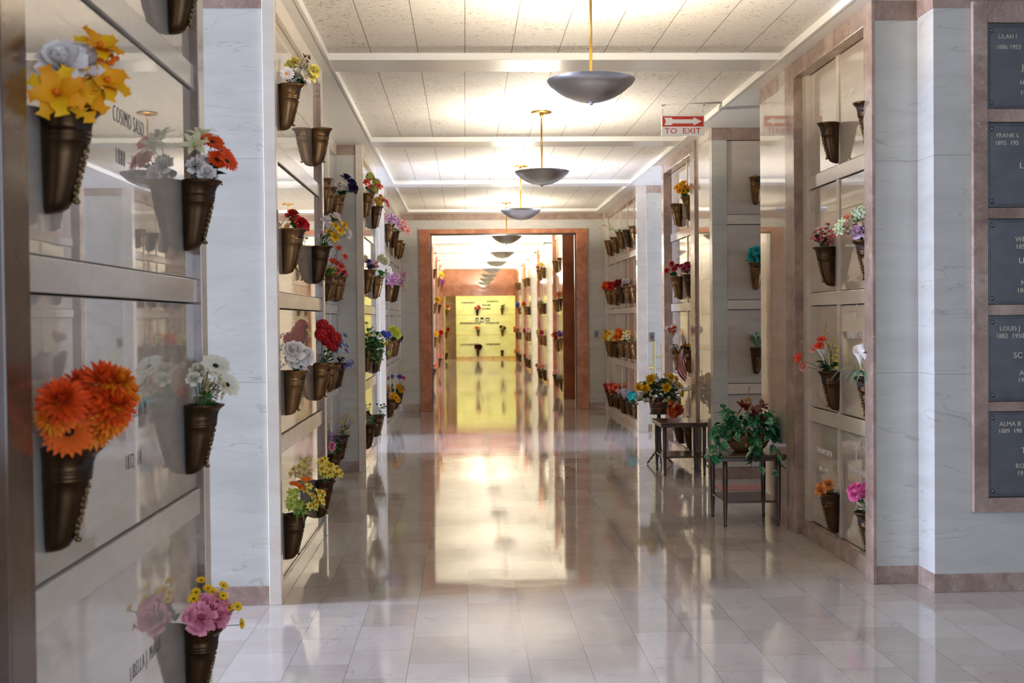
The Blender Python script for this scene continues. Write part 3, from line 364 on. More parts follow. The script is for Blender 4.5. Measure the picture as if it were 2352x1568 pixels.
('PF', (2.692, 10.61, 2.003), 'bronze vase holding turquoise chrysanthemums on the right pier facing the camera', 'turquoise chrysanthemums on the right pier facing the camera', [('mum', 'aqua', 0.075, [(0.05, 0.073, 0.06), (-0.018, 0.059, 0.084), (-0.053, 0.082, 0.043), (0.025, 0.085, 0.023), (-0.03, 0.059, 0.028), (0.039, 0.063, 0.101), (0.008, 0.1, 0.11)])], ('leaf', 'green', 7, 0.06), None),
('PF', (2.695, 10.61, 1.224), 'bronze vase holding purple and green pointed leaves on the right pier facing the camera', 'purple and green pointed bromeliad leaves on the right pier', [('spear', 'mauve', 0.19, [(-0.005, 0.047, 0.028)]), ('spear', 'greenpink', 0.19, [(0.017, 0.101, 0.021)])], None, None),
('R2', (2.36, 12.471, 2.739), 'empty bronze vase on the middle right bay behind the tables', None, [], None, None),
('R2', (2.36, 11.807, 2.744), 'bronze vase holding black-eyed daisies on the middle right bay', 'yellow black-eyed daisies on the middle right bay', [('daisyd', 'gold', 0.07, [(-0.041, 0.171, 0.094), (-0.046, 0.127, 0.116), (-0.001, 0.082, 0.098), (-0.014, 0.139, 0.061), (-0.017, 0.095, 0.052), (-0.021, 0.06, 0.069), (-0.048, 0.109, 0.137)])], ('leaf', 'green', 10, 0.06), None),
('R2', (2.36, 12.477, 1.951), 'bronze vase holding scarlet roses on the middle right bay', 'scarlet roses leaning toward the corridor on the middle right bay', [('rose', 'red', 0.055, [(-0.025, 0.164, 0.061), (0.006, 0.096, 0.119), (-0.039, 0.086, 0.079), (-0.041, 0.053, 0.112), (-0.018, 0.11, 0.141)])], ('leaf', 'green', 9, 0.06), None),
('R2', (2.36, 11.813, 1.948), 'bronze vase holding raspberry carnations on the middle right bay', 'raspberry carnations beside the scarlet roses', [('carnation', 'raspberry', 0.07, [(-0.028, 0.119, 0.08), (0.03, 0.068, 0.1), (-0.032, 0.093, 0.053), (-0.09, 0.059, 0.068)])], ('leaf', 'dkgreen', 6, 0.05), None),
('R2', (2.36, 12.482, 1.159), 'bronze vase holding white buds under the heart balloon', 'small white buds with dark leaves under the heart balloon', [('rose', 'white', 0.03, [(-0.009, 0.124, 0.029), (-0.012, 0.091, 0.039), (-0.007, 0.052, 0.028), (0.015, 0.077, 0.014)])], ('leaf', 'dkgreen', 8, 0.05), None),
('R2', (2.36, 11.865, 1.17), 'bronze vase with dark withered blooms behind the flag', 'dark withered blooms with one yellow bud behind the flag', [('rose', 'brown', 0.06, [(-0.012, 0.104, 0.019), (0.027, 0.069, 0.004)]), ('rose', 'gold', 0.035, [(-0.01, 0.053, 0.05)])], ('leaf', 'dkgreen', 5, 0.05), None),
('R2', (2.36, 12.461, 0.382), 'bronze vase holding orange mums seen behind the far table', 'large orange and rust mum ball seen above the far table', [('mum', 'rust', 0.12, [(-0.022, 0.12, 0.135), (-0.12, 0.082, 0.133), (-0.015, 0.09, 0.172), (-0.047, 0.106, 0.099)]), ('mum', 'orange', 0.08, [(-0.041, 0.123, 0.213), (-0.029, 0.064, 0.211)])], None, None),
('R2', (2.36, 11.848, 0.372), 'bronze vase with green leaves seen under the far table', 'green leaves without blooms, seen through the far table legs', [], ('leaf', 'dkgreen', 14, 0.06), None),
('R3', (2.36, 18.397, 2.751), 'empty bronze vase, first from the door in the top row of the far right bay', None, [], None, None),
('R3', (2.36, 17.667, 2.75), 'empty bronze vase, second from the door in the top row of the far right bay', None, [], None, None),
('R3', (2.36, 16.967, 2.774), 'bronze vase holding one long arching white rose, top row of the far right bay', 'white roses on one long arching stem, top row of the far right bay', [('rose', 'creamw', 0.05, [(-0.033, 0.323, 0.095), (-0.02, 0.295, 0.109)]), ('twig', 'green2', 0.2, [(0.026, 0.213, 0.054)])], ('strap', 'green', 5, 0.14), None),
('R3', (2.36, 16.257, 2.751), 'empty bronze vase, fourth from the door in the top row of the far right bay', None, [], None, None),
('R3', (2.36, 15.622, 2.755), 'empty bronze vase, fifth from the door in the top row of the far right bay', None, [], None, None),
('R3', (2.36, 18.45, 1.973), 'bronze vase of the second row, far right bay, holding the orange gerbera bunch', 'orange gerbera bunch in the second row of the far right bay', [('mum', 'orangered', 0.09, [(0.001, 0.106, 0.084), (-0.032, 0.068, 0.055), (0.024, 0.118, 0.029), (-0.12, 0.068, 0.078)])], ('leaf', 'dkgreen', 7, 0.06), None),
('R3', (2.36, 17.718, 1.954), 'bronze vase of the second row, far right bay, holding the bright red rose bunch', 'bright red rose bunch in the second row of the far right bay', [('rose', 'red', 0.07, [(-0.044, 0.11, 0.079), (0.004, 0.064, 0.054), (-0.04, 0.124, 0.026), (-0.118, 0.059, 0.077)])], ('leaf', 'dkgreen', 7, 0.06), None),
('R3', (2.36, 17.016, 1.97), 'bronze vase of the second row, far right bay, holding the crimson rose bunch', 'crimson rose bunch in the second row of the far right bay', [('rose', 'crimson', 0.07, [(0.019, 0.101, 0.078), (-0.039, 0.07, 0.05), (-0.018, 0.119, 0.026), (-0.107, 0.059, 0.074)])], ('leaf', 'dkgreen', 7, 0.06), None),
('R3', (2.36, 16.302, 1.961), 'bronze vase of the second row, far right bay, holding the white carnation bunch', 'white carnation bunch in the second row of the far right bay', [('carnation', 'white', 0.06, [(-0.027, 0.105, 0.073), (-0.029, 0.069, 0.048), (0.003, 0.114, 0.025), (-0.065, 0.055, 0.072)])], ('leaf', 'dkgreen', 7, 0.06), None),
('R3', (2.36, 15.666, 1.953), 'empty bronze vase of the second row, far right bay, nearest the pier', None, [], None, None),
('R3', (2.36, 18.45, 1.135), 'bronze vase of the third row, far right bay, holding golden yellow roses', 'golden yellow roses in the third row of the far right bay', [('rose', 'yellow', 0.07, [(-0.045, 0.133, 0.057), (-0.039, 0.09, 0.099), (-0.077, 0.059, 0.127), (-0.12, 0.059, 0.058), (-0.009, 0.1, 0.154)])], ('leaf', 'green', 6, 0.06), None),
('R3', (2.36, 17.718, 1.148), 'bronze vase of the third row, far right bay, holding cream and yellow lilies', 'cream and yellow lilies in the third row of the far right bay', [('lily', 'cream2', 0.09, [(0.021, 0.123, 0.054), (0.027, 0.081, 0.094), (-0.12, 0.068, 0.123), (-0.12, 0.068, 0.057), (0.017, 0.095, 0.148)])], ('leaf', 'green', 6, 0.06), None),
('R3', (2.36, 17.017, 1.174), 'bronze vase of the third row, far right bay, holding tangerine roses', 'tangerine roses in the third row of the far right bay', [('rose', 'orange', 0.09, [(-0.01, 0.124, 0.052), (-0.026, 0.087, 0.091), (-0.12, 0.068, 0.118), (-0.12, 0.068, 0.054), (-0.022, 0.099, 0.143)])], ('leaf', 'green', 6, 0.06), None),
('R3', (2.36, 16.303, 1.174), 'bronze vase of the third row, far right bay, holding white and lemon daffodils', 'white and lemon daffodils in the third row of the far right bay', [('daffodil', 'whiteyellow', 0.08, [(0.006, 0.12, 0.05), (-0.007, 0.084, 0.087), (-0.087, 0.064, 0.112), (-0.12, 0.064, 0.051), (0.016, 0.093, 0.136)])], ('leaf', 'green', 6, 0.06), None),
('R3', (2.36, 15.667, 1.186), 'bronze vase of the third row, far right bay, holding pale lemon blossoms', 'pale lemon blossoms in the third row of the far right bay', [('floret', 'creamw', 0.03, [(-0.042, 0.124, 0.049), (-0.028, 0.086, 0.084), (0.001, 0.052, 0.107), (0.0, 0.047, 0.047), (-0.012, 0.096, 0.131)])], ('leaf', 'green', 6, 0.06), None),
('R3', (2.36, 18.358, 0.328), 'bronze vase of the bottom row, far right bay, holding red and magenta mixed flowers', 'red and magenta mixed flowers in the bottom row of the far right bay', [('rose', 'redmag', 0.06, [(-0.018, 0.116, 0.071), (0.012, 0.077, 0.104), (-0.092, 0.055, 0.075), (0.013, 0.105, 0.021), (-0.033, 0.138, 0.114)])], ('leaf', 'green', 6, 0.06), None),
('R3', (2.36, 17.664, 0.365), 'bronze vase of the bottom row, far right bay, holding coral gladioli', 'coral gladioli in the bottom row of the far right bay', [('rose', 'coral', 0.09, [(0.019, 0.109, 0.067), (-0.007, 0.079, 0.101), (-0.12, 0.068, 0.078), (0.013, 0.104, 0.02), (0.016, 0.129, 0.107)])], ('leaf', 'green', 6, 0.06), None),
('R3', (2.36, 16.881, 0.343), 'bronze vase of the bottom row, far right bay, holding pink, blue and white mixed flowers', 'pink, blue and white mixed flowers in the bottom row of the far right bay', [('hydrangea', 'lilac', 0.05, [(-0.002, 0.11, 0.065), (0.017, 0.075, 0.095), (-0.039, 0.05, 0.066), (0.021, 0.101, 0.018), (0.017, 0.126, 0.102)])], ('leaf', 'green', 6, 0.06), None),
('R3', (2.36, 16.218, 0.375), 'bronze vase of the bottom row, far right bay, holding a pale lavender ball of florets', 'a pale lavender ball of florets in the bottom row of the far right bay', [('hydrangea', 'lavwhite', 0.09, [(-0.009, 0.109, 0.063), (0.025, 0.073, 0.091), (-0.12, 0.068, 0.072), (-0.006, 0.103, 0.019), (-0.003, 0.126, 0.1)])], ('leaf', 'green', 6, 0.06), None),
('R3', (2.36, 15.606, 0.375), 'bronze vase of the bottom row, far right bay, holding turquoise carnations', 'turquoise carnations in the bottom row of the far right bay', [('carnation', 'aqua', 0.09, [(-0.026, 0.11, 0.062), (0.026, 0.072, 0.087), (-0.12, 0.068, 0.069), (-0.002, 0.101, 0.018), (0.028, 0.12, 0.094)])], ('leaf', 'green', 6, 0.06), None),
('CR', (1.9, 23.432, 2.686), 'empty bronze vase high beyond the doorway on the right, left of two', None, [], None, None),
('CR', (1.9, 22.089, 2.675), 'empty dark vase high beyond the doorway on the right, beside the red jamb', None, [], None, None),
('CR', (1.9, 23.344, 1.896), 'empty bronze vase at mid height beyond the doorway on the right', None, [], None, None),
('CR', (1.9, 22.024, 1.898), 'dark vase holding crimson poinsettia beyond the doorway on the right', 'crimson poinsettia beside the red marble jamb', [('lily', 'crimson', 0.1, 4)], ('leaf', 'green', 5, 0.06), None),
('CR', (1.9, 23.281, 1.094), 'bronze vase holding a tall red and white mix beyond the doorway on the right', 'tall red and white mixed bunch beyond the doorway on the right', [('lily', 'red', 0.1, 3), ('rose', 'white', 0.06, 3), ('rose', 'crimson', 0.07, 3)], ('leaf', 'green', 5, 0.06), None),
('CR', (1.9, 22.008, 1.14), 'dark vase holding violet flowers beside the red jamb', 'violet statice bunch beside the red marble jamb', [('hydrangea', 'violet', 0.07, 5)], ('leaf', 'green', 5, 0.06), None),
('CR', (1.9, 23.524, 0.369), 'bronze vase holding a pale pink bud near the floor beyond the doorway on the right', 'one pale pink bloom near the floor beyond the doorway on the right', [('rose', 'pinklt', 0.06, 2)], ('leaf', 'green', 5, 0.06), None),
('CR', (1.9, 22.145, 0.35), 'dark vase near the floor beside the red jamb', 'faded lilac florets low beside the red marble jamb', [('hydrangea', 'lavwhite', 0.05, 2)], ('leaf', 'green', 5, 0.06), None),
('CR', (1.9, 28.568, 2.722), 'bronze vase holding salmon roses high in the second right bay past the doorway', 'salmon and cream roses high in the second right bay past the doorway', [('rose', 'salmonlt', 0.08, 4), ('rose', 'red', 0.05, 2)], ('leaf', 'green', 5, 0.06), None),
('CR', (1.9, 27.122, 2.711), 'bronze vase holding lemon snapdragons high in the second right bay past the doorway', 'lemon snapdragons high in the second right bay past the doorway', [('rose', 'paleyellow', 0.06, 5)], ('leaf', 'green', 5, 0.06), None),
('CR', (1.9, 28.359, 1.867), 'bronze vase holding lavender sprays in the second right bay past the doorway', 'lavender and green sprays in the second right bay past the doorway', [('floret', 'violet', 0.03, 7)], ('leaf', 'green', 5, 0.06), None),
('CR', (1.9, 27.164, 1.872), 'bronze vase holding a white rose in the second right bay past the doorway', 'single white rose in the second right bay past the doorway', [('rose', 'white', 0.09, 1)], ('leaf', 'green', 5, 0.06), None),
('CR', (1.9, 28.471, 1.105), 'bronze vase holding lime and pink flowers in the second right bay past the doorway', 'lime hydrangea with hot pink blooms in the second right bay past the doorway', [('hydrangea', 'lime', 0.09, 3), ('rose', 'hotpink', 0.07, 3)], ('leaf', 'green', 5, 0.06), None),
('CR', (1.9, 27.086, 1.123), 'bronze vase holding cerise flowers in the second right bay past the doorway', 'cerise mixed blooms in the second right bay past the doorway', [('rose', 'raspberry', 0.08, 4)], ('leaf', 'green', 5, 0.06), None),
('CR', (1.9, 28.764, 0.263), 'bronze vase holding blush carnations near the floor, second right bay past the doorway', 'blush white carnations near the floor, second right bay past the doorway', [('carnation', 'blush', 0.09, 4)], ('leaf', 'green', 5, 0.06), None),
('CR', (1.9, 27.095, 0.303), 'bronze vase holding pink and orange flowers near the floor, second right bay past the doorway', 'pink carnations with an orange bloom near the floor, second right bay past the doorway', [('carnation', 'pinklt', 0.08, 3), ('rose', 'orange', 0.06, 2)], ('leaf', 'green', 5, 0.06), None),
('CR', (1.9, 35.508, 2.742), 'empty bronze vase high in the third right bay past the doorway, left', None, [], None, None),
('CR', (1.9, 33.772, 2.718), 'empty bronze vase high in the third right bay past the doorway, right', None, [], None, None),
('CR', (1.9, 34.901, 1.877), 'bronze vase behind orange dahlias in the third right bay past the doorway', 'orange dahlias in the third right bay past the doorway', [('mum', 'orange', 0.13, 4)], ('leaf', 'green', 5, 0.06), None),
('CR', (1.9, 33.455, 1.873), 'bronze vase mostly hidden by dahlias in the third right bay past the doorway', None, [], None, None),
('CR', (1.9, 35.049, 1.084), 'bronze vase holding spiky leaves and red bloom in the third right bay past the doorway', 'dark spiky leaves with a red bloom in the third right bay past the doorway', [('rose', 'crimson', 0.09, 2)], ('strap', 'dkgreen', 9, 0.13), None),
('CR', (1.9, 33.59, 1.114), 'bronze vase holding pale mauve blooms in the third right bay past the doorway', 'pale mauve blooms in the third right bay past the doorway', [('rose', 'lilac', 0.09, 3)], ('leaf', 'green', 5, 0.06), None),
('CR', (1.9, 35.192, 0.311), 'bronze vase holding little red roses near the floor, third right bay past the doorway', 'little red roses near the floor, third right bay past the doorway', [('rose', 'red', 0.06, 4)], ('leaf', 'green', 5, 0.06), None),
('CR', (1.9, 33.73, 0.321), 'empty dark vase near the floor, third right bay past the doorway', None, [], None, None),
('CR', (1.9, 40.921, 2.794), 'empty bronze vase high in the last right bay before the red header, far one', None, [], None, None),
('CR', (1.9, 39.263, 2.756), 'empty bronze vase high in the last right bay before the red header, near one', None, [], None, None),
('CR', (1.9, 39.439, 1.928), 'bronze vase holding cobalt hydrangea in the last right bay before the red header', 'cobalt blue hydrangea in the last right bay before the red header', [('hydrangea', 'blue', 0.13, 3)], ('leaf', 'green', 5, 0.06), None),
('CR', (1.9, 40.958, 1.064), 'bronze vase holding peach peonies in the last right bay before the red header', 'peach peonies in the last right bay before the red header', [('rose', 'peach', 0.15, 5)], ('leaf', 'green', 5, 0.06), None),
('CR', (1.9, 39.302, 1.066), 'bronze vase partly hidden by peach peonies in the last right bay before the red header', None, [], None, None),
('CR', (1.9, 40.952, 0.306), 'bronze vase holding apricot roses near the floor, last right bay before the red header', 'apricot roses near the floor, last right bay before the red header', [('rose', 'orangelt', 0.11, 4)], ('leaf', 'green', 5, 0.06), None),
('CR', (1.9, 39.463, 0.304), 'empty bronze vase near the floor, last right bay before the red header', None, [], None, None),
('CL', (-0.81, 29.252, 2.795), 'empty bronze vase high beyond the doorway on the left', None, [], None, None),
('CL', (-0.81, 33.933, 2.721), 'bronze vase holding yellow lilies high beyond the doorway on the left', 'yellow lilies high beyond the doorway on the left', [('lily', 'yellow', 0.15, 4)], ('leaf', 'green', 5, 0.06), None),
('CL', (-0.81, 36.932, 2.633), 'bronze vase holding purple-pink flowers high beyond the doorway on the left', 'purple and pink flowers high beyond the doorway on the left', [('rose', 'orchid', 0.12, 4), ('rose', 'coral', 0.08, 1)], ('leaf', 'green', 5, 0.06), None),
('CL', (-0.81, 29.297, 1.915), 'bronze vase holding yellow and plum flowers beyond the doorway on the left', 'yellow chrysanthemum below a plum bloom beyond the doorway on the left', [('mum', 'yellow', 0.15, 2), ('rose', 'maroon', 0.13, 1)], ('leaf', 'green', 5, 0.06), None),
('CL', (-0.81, 34.364, 1.96), 'bronze vase holding peach carnations beyond the doorway on the left', 'peach carnations in a large loose bunch beyond the doorway on the left', [('carnation', 'peach', 0.13, 6)], ('leaf', 'green', 5, 0.06), None),
('CL', (-0.81, 28.923, 1.061), 'bronze vase holding yellow and violet pansies beyond the doorway on the left', 'yellow and violet pansies beyond the doorway on the left', [('daisyd', 'gold', 0.1, 3), ('rose', 'violet', 0.07, 2)], ('leaf', 'green', 5, 0.06), None),
('CL', (-0.81, 33.912, 1.073), 'bronze vase holding red and orange flowers beyond the doorway on the left', 'red, orange and purple mixed flowers beyond the doorway on the left', [('rose', 'red', 0.12, 4), ('rose', 'orange', 0.12, 3), ('rose', 'violet', 0.08, 1)], ('leaf', 'green', 5, 0.06), None),
('CL', (-0.81, 33.278, 0.391), 'bronze vase holding pink tulips beyond the doorway on the left', 'pink tulips on tall stems beyond the doorway on the left', [('rose', 'pink', 0.1, 3)], ('leaf', 'green', 5, 0.06), None),
('CL', (-0.81, 27.026, 0.357), 'bronze vase holding salmon pink roses near the floor beyond the doorway on the left', 'salmon pink roses near the floor beyond the doorway on the left', [('rose', 'salmonlt', 0.09, 6)], ('leaf', 'green', 5, 0.06), None),
('CE', (-0.74, 44.021, 1.905), 'dark vase holding red and cream flowers on the left just past the red header', 'red and cream flowers on the left just past the red header', [('rose', 'red', 0.11, 4), ('rose', 'cream', 0.1, 2)], ('leaf', 'dkgreen', 5, 0.12), None),
('CE', (-0.74, 42.904, 1.07), 'bronze vase holding crimson flowers on the left just past the red header', 'deep crimson flowers on the left just past the red header', [('rose', 'crimson', 0.12, 4)], ('leaf', 'dkgreen', 5, 0.1), None),
('CE', (-0.74, 42.356, 0.293), 'dark vase holding dried cream sprays on the left just past the red header', 'dried cream sprays on the left just past the red header', [('floret', 'tan', 0.04, 24)], ('leaf', 'dkgreen', 3, 0.1), None),
('EW', (0.477, 44.4, 1.913), 'bronze vase holding dusty rose flowers, upper left on the pale yellow end wall', 'dusty rose flowers, upper left on the pale yellow end wall', [('rose', 'rosepink', 0.1, 5)], ('leaf', 'green', 6, 0.1), None),
('EW', (1.434, 44.4, 1.954), 'bronze vase holding bare dark stems, upper right on the pale yellow end wall', 'bare dark stems and leaves, upper right on the pale yellow end wall', [('rose', 'brown', 0.06, 3)], ('strap', 'dkgreen', 9, 0.28), None),
('EW', (0.504, 44.4, 1.127), 'bronze vase holding leafy green and orange flowers, middle left on the pale yellow end wall', 'leafy green bunch with orange tips, middle left on the pale yellow end wall', [('rose', 'orangelt', 0.08, 4)], ('leaf', 'leafgreen', 16, 0.14), None),
('EW', (1.434, 44.4, 1.118), 'bronze vase holding yellow pansies, middle right on the pale yellow end wall', 'yellow and dark pansies, middle right on the pale yellow end wall', [('rose', 'gold', 0.09, 3), ('rose', 'navy', 0.1, 3)], ('leaf', 'green', 6, 0.1), None),
('EW', (0.486, 44.4, 0.341), 'bronze vase holding maroon mums, lower left on the pale yellow end wall', 'maroon chrysanthemums, lower left on the pale yellow end wall', [('mum', 'maroon', 0.17, 5)], ('leaf', 'green', 6, 0.1), None),
('EW', (1.418, 44.4, 0.331), 'empty bronze vase, lower right on the pale yellow end wall', None, [], None, None),
]

# ================================================================ the setting
struct('floor', MB().box(-9.2, 9.2, -3.2, 46, -.1, 0), M['floor'])
ZS, ZC = 3.25, 3.295                                   # soffit and coffer heights
sbox('ceiling', M['ceiling'], -1.0, 2.3, -3.2, 19.15, ZC, 3.5)
sbox('ceiling', M['ceiling'], -1.0, 2.3, 19.15, 42.0, ZC, 3.5)
sbox('ceiling_soffit_left', M['paintdull'], -9.3, -.905, -3.2, 19.1, ZS, 3.5)
sbox('ceiling_soffit_right', M['paintdull'], 2.17, 9.3, -3.2, 19.1, ZS, 3.5)
BEAMS = [(.75, 1.11), (4.27, 4.63), (7.8, 8.17), (11.36, 11.72), (14.88, 15.22), (18.7, 19.1)]
for i, (a, b) in enumerate(BEAMS):
    sbox('beam', M['paint'], -.92, 2.19, a, b, ZS - .001, ZC + .02, bevel=.004)
for x0, x1 in ((-.908, -.89), (2.155, 2.173)):         # cove lip along both sides
    sbox('trim_1', M['paint'], x0, x1, -3.2, 18.7, ZS - .004, ZC + .01)

def frame_of(X=None, Y=None, side=1):
    """local (along, outward, up) -> world.  side=1: faces +X, side=-1: faces -X, Y given: faces -Y"""
    if Y is not None: return lambda a, n, z: (a, Y - n, z)
    return (lambda a, n, z: (X + n, a, z)) if side > 0 else (lambda a, n, z: (X - n, a, z))
def fbox(mb, F, a0, a1, n0, n1, z0, z1):
    p, q = F(a0, n0, z0), F(a1, n1, z1)
    return mb.box(min(p[0], q[0]), max(p[0], q[0]), min(p[1], q[1]), max(p[1], q[1]), min(p[2], q[2]), max(p[2], q[2]))

ROWS = [(.108, .785), (.89, 1.570), (1.665, 2.357), (2.455, 3.134)]
LEDGES = [(.79, .885), (1.575, 1.66), (2.362, 2.45)]
ROWN = ['bottom', 'third', 'second', 'top']
SLABS = {}
def bay(F, a0, a1, cols, where, mull=True, band='pink', base='pink', colnames=None, slabmat='cream', group=None, prot=.09):
    """a framed bay of crypt fronts: slabs lie at outward 0, ledges stand proud of them"""
    struct('wall_joint_shade', fbox(MB(), F, a0 + .002, a1 - .002, -.0285, -.026, .05, 3.16), M['dark'])  # dark sheet behind the slabs stands in for shadow in the joints
    for z0, z1 in LEDGES:
        struct('trim_2', fbox(MB(), F, a0, a1, -.03, .014, z0, z1), M['ledge'], bevel=.003)
    struct('trim_3', fbox(MB(), F, a0, a1, -.03, prot, 3.138, ZS), M[band], bevel=.003)
    struct('baseboard_bay', fbox(MB(), F, a0, a1, -.03, prot * .6, 0, .104), M[base], bevel=.003)
    if mull:
        for a in cols[1:-1]:
            struct('trim_4', fbox(MB(), F, a - .028, a + .028, -.03, .008, .104, 3.138), M['ledge'], bevel=.002)
    nc = len(cols) - 1
    for r, (z0, z1) in enumerate(ROWS):
        for k in range(nc):
            g = .030 if mull else .003
            lo = cols[k] + (g if k else .003); hi = cols[k + 1] - (g if k < nc - 1 else .003)
            o = fbox(MB(), F, lo, hi, -.025, 0, z0, z1).build('crypt_front', M[slabmat], bevel=.0025)
            cn = (colnames[k] + ', ') if colnames and nc > 1 else ''
            tag(o, 'polished marble crypt front, %s row, %s%s' % (ROWN[r], cn, where), 'crypt front', group or 'crypt fronts of the ' + where)
            SLABS[(where, r, k)] = (o, F)

# ---- left side
sbox('wall_left', M['wall'], -9.2, -1.04, -3.2, 4.40, 0, ZS)
LW1 = frame_of(X=-1.005)
bay(LW1, 2.62, 4.33, [2.62, 4.33], 'near left bay', mull=False, band='ledge', base='ledge', prot=.028)
sbox('trim_5', M['ledge'], -1.04, -.975, 4.33, 4.42, 0, ZS, bevel=.004)
sbox('trim_6', M['pink'], -1.04, -.978, 4.322, 4.334, 0, ZS)
sbox('trim_7', M['brown'], -1.04, -.955, 2.44, 2.585, 0, ZS, bevel=.004)
sbox('trim_8', M['cream'], -1.04, -.992, 2.585, 2.625, 0, ZS)
sbox('wall_left_near', M['cream'], -1.04, -.985, -3.2, 2.44, 0, ZS)
# pier one with the second bay
sbox('pillar', M['wall'], -9.2, -1.04, 6.15, 8.16, .1, 3.15)
sbox('baseboard_pillar', M['pink'], -9.2, -1.04, 6.14, 8.16, 0, .1, bevel=.003)
sbox('trim_9', M['pink'], -9.2, -1.04, 6.145, 8.16, 3.15, ZS)
sbox('trim_10', M['ledge'], -1.05, -.985, 6.13, 6.19, 0, ZS, bevel=.003)
LL2 = frame_of(X=-1.01)
bay(LL2, 6.19, 8.08, [6.19, 8.08], 'second left bay', mull=False, band='ledge', base='ledge', prot=.03)
sbox('trim_11', M['ledge'], -1.05, -.98, 8.08, 8.16, 0, ZS, bevel=.003)
sbox('trim_12', M['pink'], -1.05, -.985, 8.07, 8.082, .0, ZS)
# recessed wall
sbox('wall_left_recess', M['wall'], -3.0, -1.30, 8.16, 11.56, 0, ZS)
LLR = frame_of(X=-1.27)
bay(LLR, 8.2, 11.5, [8.2, 9.3, 10.38, 10.95, 11.5], 'recessed left wall', True, 'ledge', 'ledge', ['first column', 'second column', 'third column', 'column by the pier'], prot=.02)
# pier two and third bay
sbox('pillar', M['wall'], -9.2, -1.06, 11.55, 13.2, .1, 3.15)
sbox('baseboard_pillar', M['pink'], -9.2, -1.06, 11.54, 13.21, 0, .1, bevel=.003)
sbox('trim_9', M['pink'], -9.2, -1.06, 11.545, 13.205, 3.15, ZS)
sbox('trim_10', M['ledge'], -1.07, -1.0, 11.53, 11.59, 0, ZS, bevel=.003)
LL3 = frame_of(X=-1.03)
bay(LL3, 11.59, 13.12, [11.59, 13.12], 'third left bay', mull=False, band='ledge', base='ledge', prot=.03)
sbox('trim_11', M['ledge'], -1.07, -1.0, 13.12, 13.2, 0, ZS, bevel=.003)
# pier three and fourth bay
sbox('pillar', M['wall'], -9.2, -1.10, 15.14, 19.1, .1, 3.15)
sbox('baseboard_pillar', M['pink'], -9.2, -1.10, 15.13, 19.1, 0, .1, bevel=.003)
sbox('trim_9', M['pink'], -9.2, -1.10, 15.135, 19.1, 3.15, ZS)
sbox('trim_10', M['ledge'], -1.11, -1.04, 15.12, 15.2, 0, ZS, bevel=.003)
LL4 = frame_of(X=-1.07)
bay(LL4, 15.2, 18.95, [15.2, 16.45, 17.55, 18.3, 18.95], 'fourth left bay', True, 'ledge', 'ledge', ['first column', 'second column', 'third column', 'column by the doorway wall'], prot=.03)
sbox('trim_11', M['ledge'], -1.11, -1.04, 18.95, 19.1, 0, ZS, bevel=.003)

# ---- right side
sbox('wall_right', M['wall'], 2.53, 9.2, 6.13, 6.5, .1, 3.15)
sbox('baseboard_right', M['pink'], 2.522, 9.2, 6.12, 6.5, 0, .1, bevel=.003)
sbox('trim_13', M['pink'], 2.525, 9.2, 6.125, 6.5, 3.15, ZS)
sbox('pillar', M['wall'], 2.286, 2.54, 6.35, 6.47, .1, 3.14)
sbox('baseboard_pillar', M['pink'], 2.286, 2.53, 6.343, 6.47, 0, .1, bevel=.003)
sbox('trim_9', M['pink'], 2.286, 2.53, 6.345, 6.47, 3.14, ZS)
sbox('wall_right_core', M['wall'], 2.39, 9.2, 6.47, 8.84, 0, ZS)
sbox('trim_14', M['pink'], 2.268, 2.287, 6.338, 6.47, 0, ZS, bevel=.002)
RR1 = frame_of(X=2.36, side=-1)
bay(RR1, 6.47, 7.86, [6.47, 7.19, 7.86], 'near right bay', True, 'pink', 'pink', ['nearer column', 'farther column'])
sbox('trim_15', M['ledge'], 2.33, 2.39, 7.78, 7.86, .1, 3.138)
sbox('trim_15', M['pink'], 2.268, 2.39, 7.86, 8.08, 0, ZS, bevel=.003)
sbox('trim_16', M['gloss'], 2.285, 2.39, 8.08, 8.30, 0, ZS, bevel=.002)
sbox('wall_right_panel', M['gloss'], 2.288, 2.39, 8.30, 8.84, .1, 3.138)
sbox('baseboard_right_panel', M['gloss'], 2.283, 2.39, 8.30, 8.845, 0, .1, bevel=.002)
sbox('trim_17', M['pink'], 2.286, 2.39, 8.30, 8.845, 3.138, ZS)
# pier facing the camera, with crypts on its face
sbox('pillar', M['wall'], 2.39, 9.2, 10.64, 13.24, 0, ZS)
FPF = frame_of(Y=10.61)
bay(FPF, 2.43, 3.1, [2.43, 3.1], 'right pier facing the camera', False, 'pink', 'pink', prot=.02)
sbox('trim_18', M['wall'], 2.29, 2.43, 10.592, 10.7, .1, 3.138, bevel=.002)
sbox('trim_18', M['pink'], 2.29, 2.43, 10.59, 10.7, 3.138, ZS)
sbox('baseboard_trim', M['pink'], 2.288, 2.43, 10.588, 10.7, 0, .104)
sbox('wall_right_panel', M['gloss'], 2.29, 2.39, 10.7, 11.30, 0, ZS)
sbox('trim_15', M['pink'], 2.268, 2.39, 11.30, 11.52, 0, ZS, bevel=.003)
RR2 = frame_of(X=2.36, side=-1)
bay(RR2, 11.52, 13.06, [11.52, 12.13, 13.06], 'middle right bay', True, 'pink', 'pink', ['nearer column', 'farther column'])
sbox('trim_15', M['pink'], 2.268, 2.39, 13.06, 13.2, 0, ZS, bevel=.003)
sbox('trim_16', M['ledge'], 2.28, 2.39, 13.2, 13.25, 0, ZS, bevel=.003)
